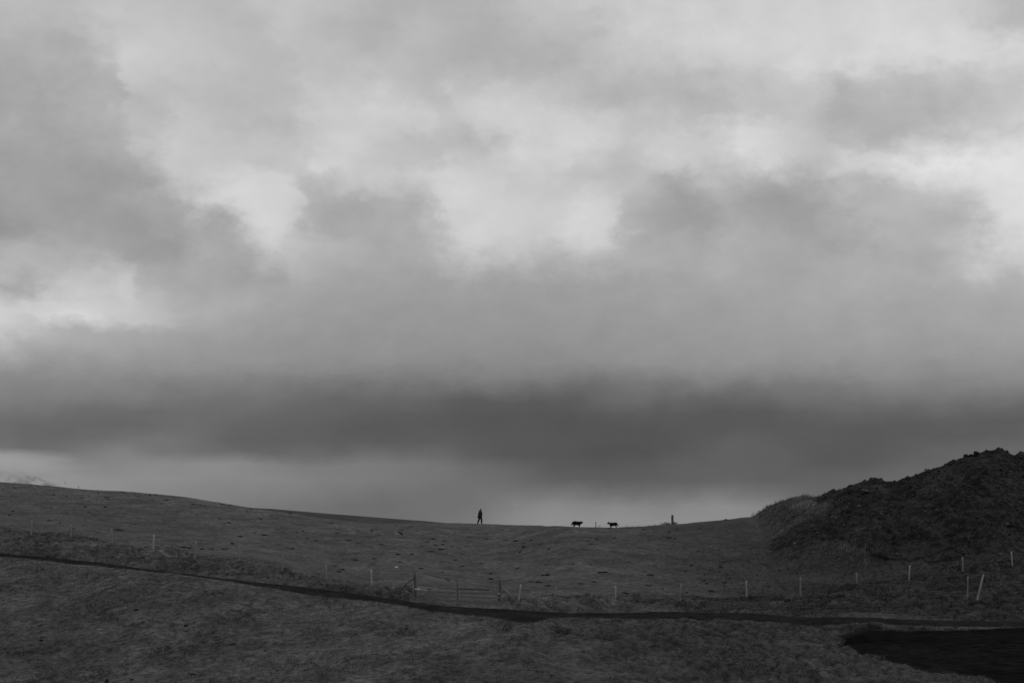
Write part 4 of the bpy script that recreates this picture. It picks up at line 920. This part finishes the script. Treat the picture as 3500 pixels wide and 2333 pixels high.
def dog_spec(trunk, tail, hind, fore, ears, jaw=None):
    nd, ed = {}, []
    for n_, x, z, r in trunk: big = n_ in ('rump', 'loin', 'mid', 'rib', 'chest', 'neck'); nd[n_] = (x, 0, z - (.012 if big else 0), r*(1.16 if big else 1.1))
    ed += chain(*[t_[0] for t_ in trunk])
    for i, (x, z, r) in enumerate(tail): nd[f'tail{i}'] = (x, 0, z, r)
    ed += chain('rump', *[f'tail{i}' for i in range(len(tail))])
    for s, pts in zip((-1, 1), hind):
        nm = ('thigh', 'stifle', 'hock', 'paw', 'toe')
        for n_, (x, z, r) in zip(nm, pts): nd[f'{n_}{s}'] = (x, .06*s, z, r*1.25)
        ed += chain('rump', *[f'{n_}{s}' for n_ in nm])
    for s, pts in zip((-1, 1), fore):
        nm = ('shoulder', 'elbow', 'wrist', 'fpaw', 'ftoe')
        for n_, (x, z, r) in zip(nm, pts): nd[f'{n_}{s}'] = (x, .06*s, z, r*1.25)
        ed += chain('chest', *[f'{n_}{s}' for n_ in nm])
    for s in (-1, 1):
        for i, (x, z, r) in enumerate(ears): nd[f'ear{i}{s}'] = (x, .042*s, z, r)
        ed += chain('head', *[f'ear{i}{s}' for i in range(len(ears))])
    if jaw:
        for i, (x, z, r) in enumerate(jaw): nd[f'jaw{i}'] = (x, 0, z, r)
        ed += chain('head', *[f'jaw{i}' for i in range(len(jaw))])
    return nd, ed
d1_ = dog_spec([('rump', -.27, .41, .125), ('loin', -.14, .425, .14), ('mid', .03, .375, .145), ('rib', .19, .365, .165), ('chest', .30, .385, .135), ('neck', .41, .425, .10), ('head', .485, .45, .075), ('muzzle', .55, .41, .040), ('nose', .59, .395, .024)],
     [(-.35, .42, .075), (-.41, .32, .07), (-.46, .25, .06), (-.51, .185, .022)],
     [[(-.27, .33, .085), (-.23, .23, .05), (-.315, .125, .026), (-.325, .03, .024), (-.285, .016, .024)], [(-.22, .33, .085), (-.14, .23, .05), (-.20, .12, .026), (-.195, .03, .024), (-.155, .016, .024)]],
     [[(.27, .29, .07), (.235, .20, .045), (.225, .10, .027), (.215, .03, .026), (.25, .016, .024)], [(.30, .29, .07), (.275, .20, .045), (.28, .10, .027), (.285, .03, .026), (.32, .016, .024)]],
     [(.48, .53, .03), (.505, .585, .009)])
dog(1971, -.5, 1, d1_, 'black sheepdog facing right with its tail hanging low and white forelegs', lambda c: (c.x > .18 and c.z < .11 + .03*math.sin(c.y*60)) or (c.x > .36 and c.z < .315))
d2_ = dog_spec([('rump', -.30, .385, .125), ('loin', -.20, .385, .12), ('mid', -.03, .345, .135), ('rib', .13, .345, .15), ('chest', .22, .375, .125), ('neck', .30, .42, .09), ('head', .395, .46, .075), ('muzzle', .48, .43, .038), ('nose', .535, .415, .022)],
     [(-.39, .38, .06), (-.44, .29, .05), (-.49, .225, .042), (-.56, .175, .016)],
     [[(-.31, .30, .08), (-.27, .22, .048), (-.355, .12, .026), (-.365, .03, .024), (-.325, .016, .024)], [(-.30, .30, .08), (-.25, .22, .048), (-.335, .12, .026), (-.34, .03, .024), (-.30, .016, .024)]],
     [[(.20, .28, .065), (.18, .20, .044), (.22, .10, .027), (.235, .03, .026), (.27, .016, .024)], [(.19, .28, .065), (.15, .20, .044), (.135, .10, .027), (.13, .03, .026), (.165, .016, .024)]],
     [(.36, .535, .028), (.345, .52, .02)], [(.44, .385, .028), (.485, .345, .015)])
dog(2094, -.5, -1, d2_, 'black sheepdog facing left with open mouth, white collar and white muzzle', lambda c: (.265 + .02*math.sin(c.z*45) < c.x < .315 + .02*math.sin(c.z*31 + c.y*30) and c.z > .31) or (c.x > .47))

# ------------------------------------------------------------------ two dead seed stalks standing above the left skyline
def stalk(px, hgt, head, label, lean):
    x0, y0 = crest(px, -.3); root = thing('seed_stalk', label, 'dead stalk', (x0, y0, ground_at(x0, y0)))
    tip = Vector((lean, 0, hgt)); bm = bmesh.new(); tube(bm, [(0, 0, -.05), (lean*.3, 0, hgt*.5), tip], [.006, .005, .004], 5); obj('stem', bm, M['weed'], root, True)
    bm = lump(head, head*1.5, 1, .3, int(px)); obj('seed_head', bm, M['clod'], root, loc=tip)
    bm = bmesh.new()
    for k in range(5):
        a2 = k*1.3; c = Vector((lean*.2, 0, hgt*(.15+.12*k))); d1 = Vector((math.cos(a2), math.sin(a2), .5))*.09; d2 = Vector((-math.sin(a2), math.cos(a2), 0))*.012
        bm.faces.new([bm.verts.new(c-d2), bm.verts.new(c+d2), bm.verts.new(c+d1)])
    obj('leaves', bm, M['weed'], root)
stalk(217, .60, .055, 'taller dead stalk with a dark head above the left skyline', -.03)
stalk(262, .26, .05, 'shorter dead stalk with a dark head on the left skyline', .03)
